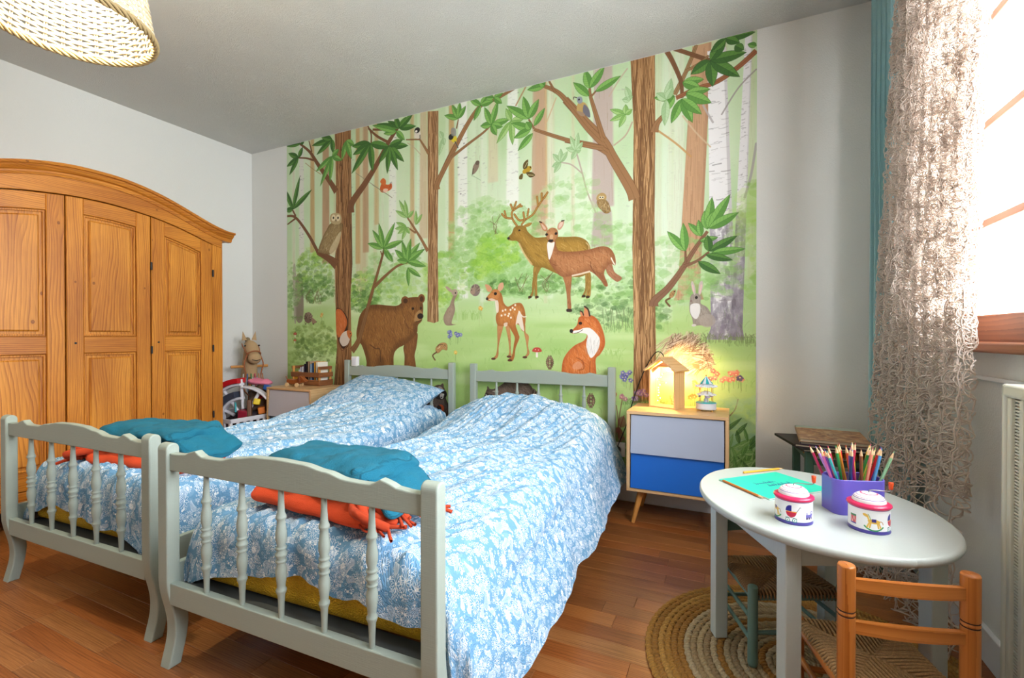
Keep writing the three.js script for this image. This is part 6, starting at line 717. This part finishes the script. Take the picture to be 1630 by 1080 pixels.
// ================================================================ curtains
{
  const teal = new THREE.MeshPhysicalMaterial({ color: '#a9d2d6', roughness: .8, transmission: .3, thickness: 0, side: THREE.DoubleSide, bumpMap: clothBump, bumpScale: .002 });
  const g = surface(120, 60, (u, v) => { const y = lerp(.02, 2.47, v), w = lerp(1.05, 1, v), z = -2.62 + u * .36 * w, a = u * 2 * PI * 5.2; return [.585 + .032 * Math.cos(a + .4 * Math.sin(v * 3)) * lerp(1, .8, v), y, z + .008 * Math.sin(a * 2 + v * 4), u * .9, v * 2.4]; });
  solo('teal_curtain', g, teal, 'plain teal curtain hanging in the corner behind the net curtain', 'curtain');
  // loose knotted net curtain: yarn wandering over the folds
  const S = (u, v) => { const vv = clamp(v), z0 = lerp(-2.24, -2.16, vv), z1 = lerp(-1.72, -1.60, Math.pow(vv, .8)), x0 = lerp(.455, .565, Math.pow(vv, .7)), x1 = lerp(.575, .60, vv), a = u * 2 * PI * 8.5 + 1.3 * Math.sin(vv * 2.2); return V(lerp(x0, x1, u) + .021 * Math.cos(a), lerp(.02, 2.47, v), lerp(z0, z1, u) + .012 * Math.sin(a * 1.0 + .6)); };
  const q = rng(2024), P = [], I = []; let base = 0;
  const strand = (pts, r) => { const n = pts.length; for (let i = 0; i < n; i++) { const a = pts[Math.max(0, i - 1)], b = pts[Math.min(n - 1, i + 1)], t = b.clone().sub(a).normalize(), s = V(.9, .2, .35).cross(t).normalize(), w = t.clone().cross(s); for (let k = 0; k < 3; k++) { const f = k * 2 * PI / 3; P.push(pts[i].x + (s.x * Math.cos(f) + w.x * Math.sin(f)) * r, pts[i].y + (s.y * Math.cos(f) + w.y * Math.sin(f)) * r, pts[i].z + (s.z * Math.cos(f) + w.z * Math.sin(f)) * r); } } for (let i = 0; i + 1 < n; i++) for (let k = 0; k < 3; k++) { const a = base + i * 3 + k, b = base + i * 3 + (k + 1) % 3, c = a + 3, d = b + 3; I.push(a, b, c, b, d, c); } base += n * 3; };
  for (let i = 0; i < 4400; i++) { let u = q(), v = q(); if (q() > lerp(.085, 1, sstep(.16, .52, v))) continue; let h = q() * 2 * PI, cur = (q() - .5) * .9; const n = 24 + Math.floor(q() * 20), fine = sstep(.16, .5, v), st = lerp(.0125, .0078, fine), pts = [], off = (q() - .5) * .016; for (let j = 0; j < n; j++) { const p = S(u, v); p.x += off + .003 * Math.sin(j * .9 + i); pts.push(p); cur = clamp(cur + (q() - .5) * .55, -.85, .85); h += cur; u += Math.cos(h) * st / .85; v += Math.sin(h) * st / 2.45; if (u < 0 || u > 1) { u = clamp(u); h = PI - h; } if (v < 0 || v > 1) { v = clamp(v); h = -h; } } strand(pts, lerp(.0021, .0011, fine) + q() * .0007); }
  for (let i = 0; i < 26; i++) for (let s0 = 0; s0 < 1; s0 += .25) { const pts = [], u0 = (i + q()) / 42; for (let j = 0; j <= 30; j++) { const v = s0 + j / 30 * .25, p = S(clamp(u0 + .012 * Math.sin(v * 60 + i) + .01 * Math.sin(v * 131 + i * 2)), v); pts.push(p); } strand(pts, .0014); }
  const ng = new THREE.BufferGeometry(); ng.setAttribute('position', new THREE.Float32BufferAttribute(P, 3)); ng.setIndex(I); ng.computeVertexNormals();
  solo('net_curtain', ng, new THREE.MeshPhysicalMaterial({ color: '#ecdccd', roughness: .85, transmission: .35, thickness: 0 }), 'beige loose-knit net curtain gathered beside the window', 'curtain');
  console.log('net tris', I.length / 3);
}
// ================================================================ radiator
{
  const cr = mat('#dcdccd', .4), r = thing('radiator', 'cream panel radiator with perforated columns under the window', 'radiator', [.607, 0, -.895]), L = 1.1, y0 = .1, y1 = .835, D = .1;
  obj('body', [box(.006, y1 - y0 - .04, L - .02, -D / 2 + .018, (y0 + y1) / 2 - .02, 0), box(.004, y1 - y0 - .04, L, D / 2 - .004, (y0 + y1) / 2, 0)], cr, r); obj('top_cap', box(D, .03, L, 0, y1 - .015, 0, .008), cr, r); for (const s of [-1, 1]) obj('end_panel', box(D, y1 - y0, .016, 0, (y0 + y1) / 2, s * (L / 2 - .008), .006), cr, r); obj('bottom_rail', box(D, .025, L - .02, 0, y0 + .012, 0, .006), cr, r);
  const n = 22, pitch = (L - .05) / n, ribs = [], slots = []; for (let i = 0; i <= n; i++) ribs.push(box(.009, y1 - y0 - .05, .016, -D / 2 + .008, (y0 + y1) / 2 - .005, -L / 2 + .025 + i * pitch, .003)); for (let i = 0; i < n; i++) for (let k = 0; k < 95; k++) slots.push(box(.003, .0042, pitch - .014, -D / 2 + .012, y0 + .035 + k * .0073, -L / 2 + .025 + (i + .5) * pitch));
  for (const g of ribs) obj('rib', g, cr, r); const st = obj('louvres', slots, cr, r); st.userData.kind = 'stuff';
  obj('valve', [cyl(.016, .018, .045, 18).rotateX(0).translate(-.02, .06, -L / 2 - .035), rod([-.02, .0, -L / 2 - .035], [-.02, .05, -L / 2 - .035], .008), rod([-.02, .045, -L / 2 - .035], [-.02, .12, -L / 2 + .01], .008), ball(.018, -.02, .085, -L / 2 - .035, 14)], M.white, r); for (const s of [-1, 1]) obj('foot', box(.06, y0 + .01, .03, .0, y0 / 2, s * (L / 2 - .3), .004), cr, r);
}
// ================================================================ pendant lamp
{
  const x = -1.844, z = -.724, yb = 1.9, h = .3, p = thing('pendant_lamp', 'whitewashed woven wicker pendant lampshade hanging from the ceiling', 'lamp', [x, yb, z]);
  const wk = new THREE.MeshPhysicalMaterial({ color: '#d8cbb0', roughness: .75, transmission: .1, thickness: 0 }), ns = 30, R = (t) => lerp(.212, .165, t) * (t > .85 ? lerp(1, .8, (t - .85) / .15) : 1), rows = 33, wv = [];
  for (let k = 0; k < rows; k++) { const t = (k + .5) / rows, nT = ns * 4; wv.push(surface(nT, 5, (u, v) => { const a = u * 2 * PI, f = v * 2 * PI, rr4 = R(t) + .0052 * Math.sin(a * ns / 2 + (k % 2) * PI) + Math.cos(f) * .0022; return [Math.cos(a) * rr4, t * h + Math.sin(f) * .0042 + .001 * Math.sin(a * 7 + k), Math.sin(a) * rr4]; })); }
  obj('weave', wv, wk, p).userData.kind = 'stuff'; const sk = []; for (let i = 0; i < ns; i++) for (const o of [-.014, .014]) { const a = (i + .5) / ns * 2 * PI + o; sk.push(tube([0, .3, .6, .85, 1].map((t) => [Math.cos(a) * R(t), t * h, Math.sin(a) * R(t)]), .0024, 10, 5)); } obj('stakes', sk, wk, p).userData.kind = 'stuff';
  const rim = []; for (let s = 0; s < 4; s++) { const pts = []; for (let i = 0; i < 160; i++) { const a = i / 160 * 2 * PI, f = a * 16 + s * PI / 2; pts.push([Math.cos(a) * (.214 + .007 * Math.cos(f)), .002 + .008 * Math.sin(f), Math.sin(a) * (.214 + .007 * Math.cos(f))]); } rim.push(tube(pts, .0048, 320, 5, true)); } obj('rim', rim, mat('#a68f63', .7), p);
  obj('lamp_holder', [cyl(.02, .02, .06, 16, 0, h - .02, 0), cyl(.004, .004, CH - yb - h - .01, 8, 0, (CH - yb + h) / 2, 0)], M.white, p); obj('ceiling_rose', lathe([[.001, 0], [.05, 0], [.045, -.02], [.02, -.035], [.001, -.035]], 24).translate(0, CH - yb, 0), M.white, p); for (const a of [0, 2.09, 4.19]) obj('frame_wire', tube([[Math.cos(a) * .02, h - .01, Math.sin(a) * .02], [Math.cos(a) * .15, h * .95, Math.sin(a) * .15]], .002, 6, 5), M.metal, p);
  obj('bulb', ball(.035, 0, .2, 0, 20), mat('#fff6e6', .4, { emissive: new THREE.Color(1, .9, .74), emissiveIntensity: 12 }), p); const l = new THREE.PointLight(new THREE.Color(1, .88, .62), 3.2, 0, 2); l.position.set(0, .2, 0); l.castShadow = true; l.shadow.radius = 1.7; p.add(l);
}
scene.traverse((o) => { if (o.isMesh) o.castShadow = o.receiveShadow = true; });
renderer.render(scene, camera);
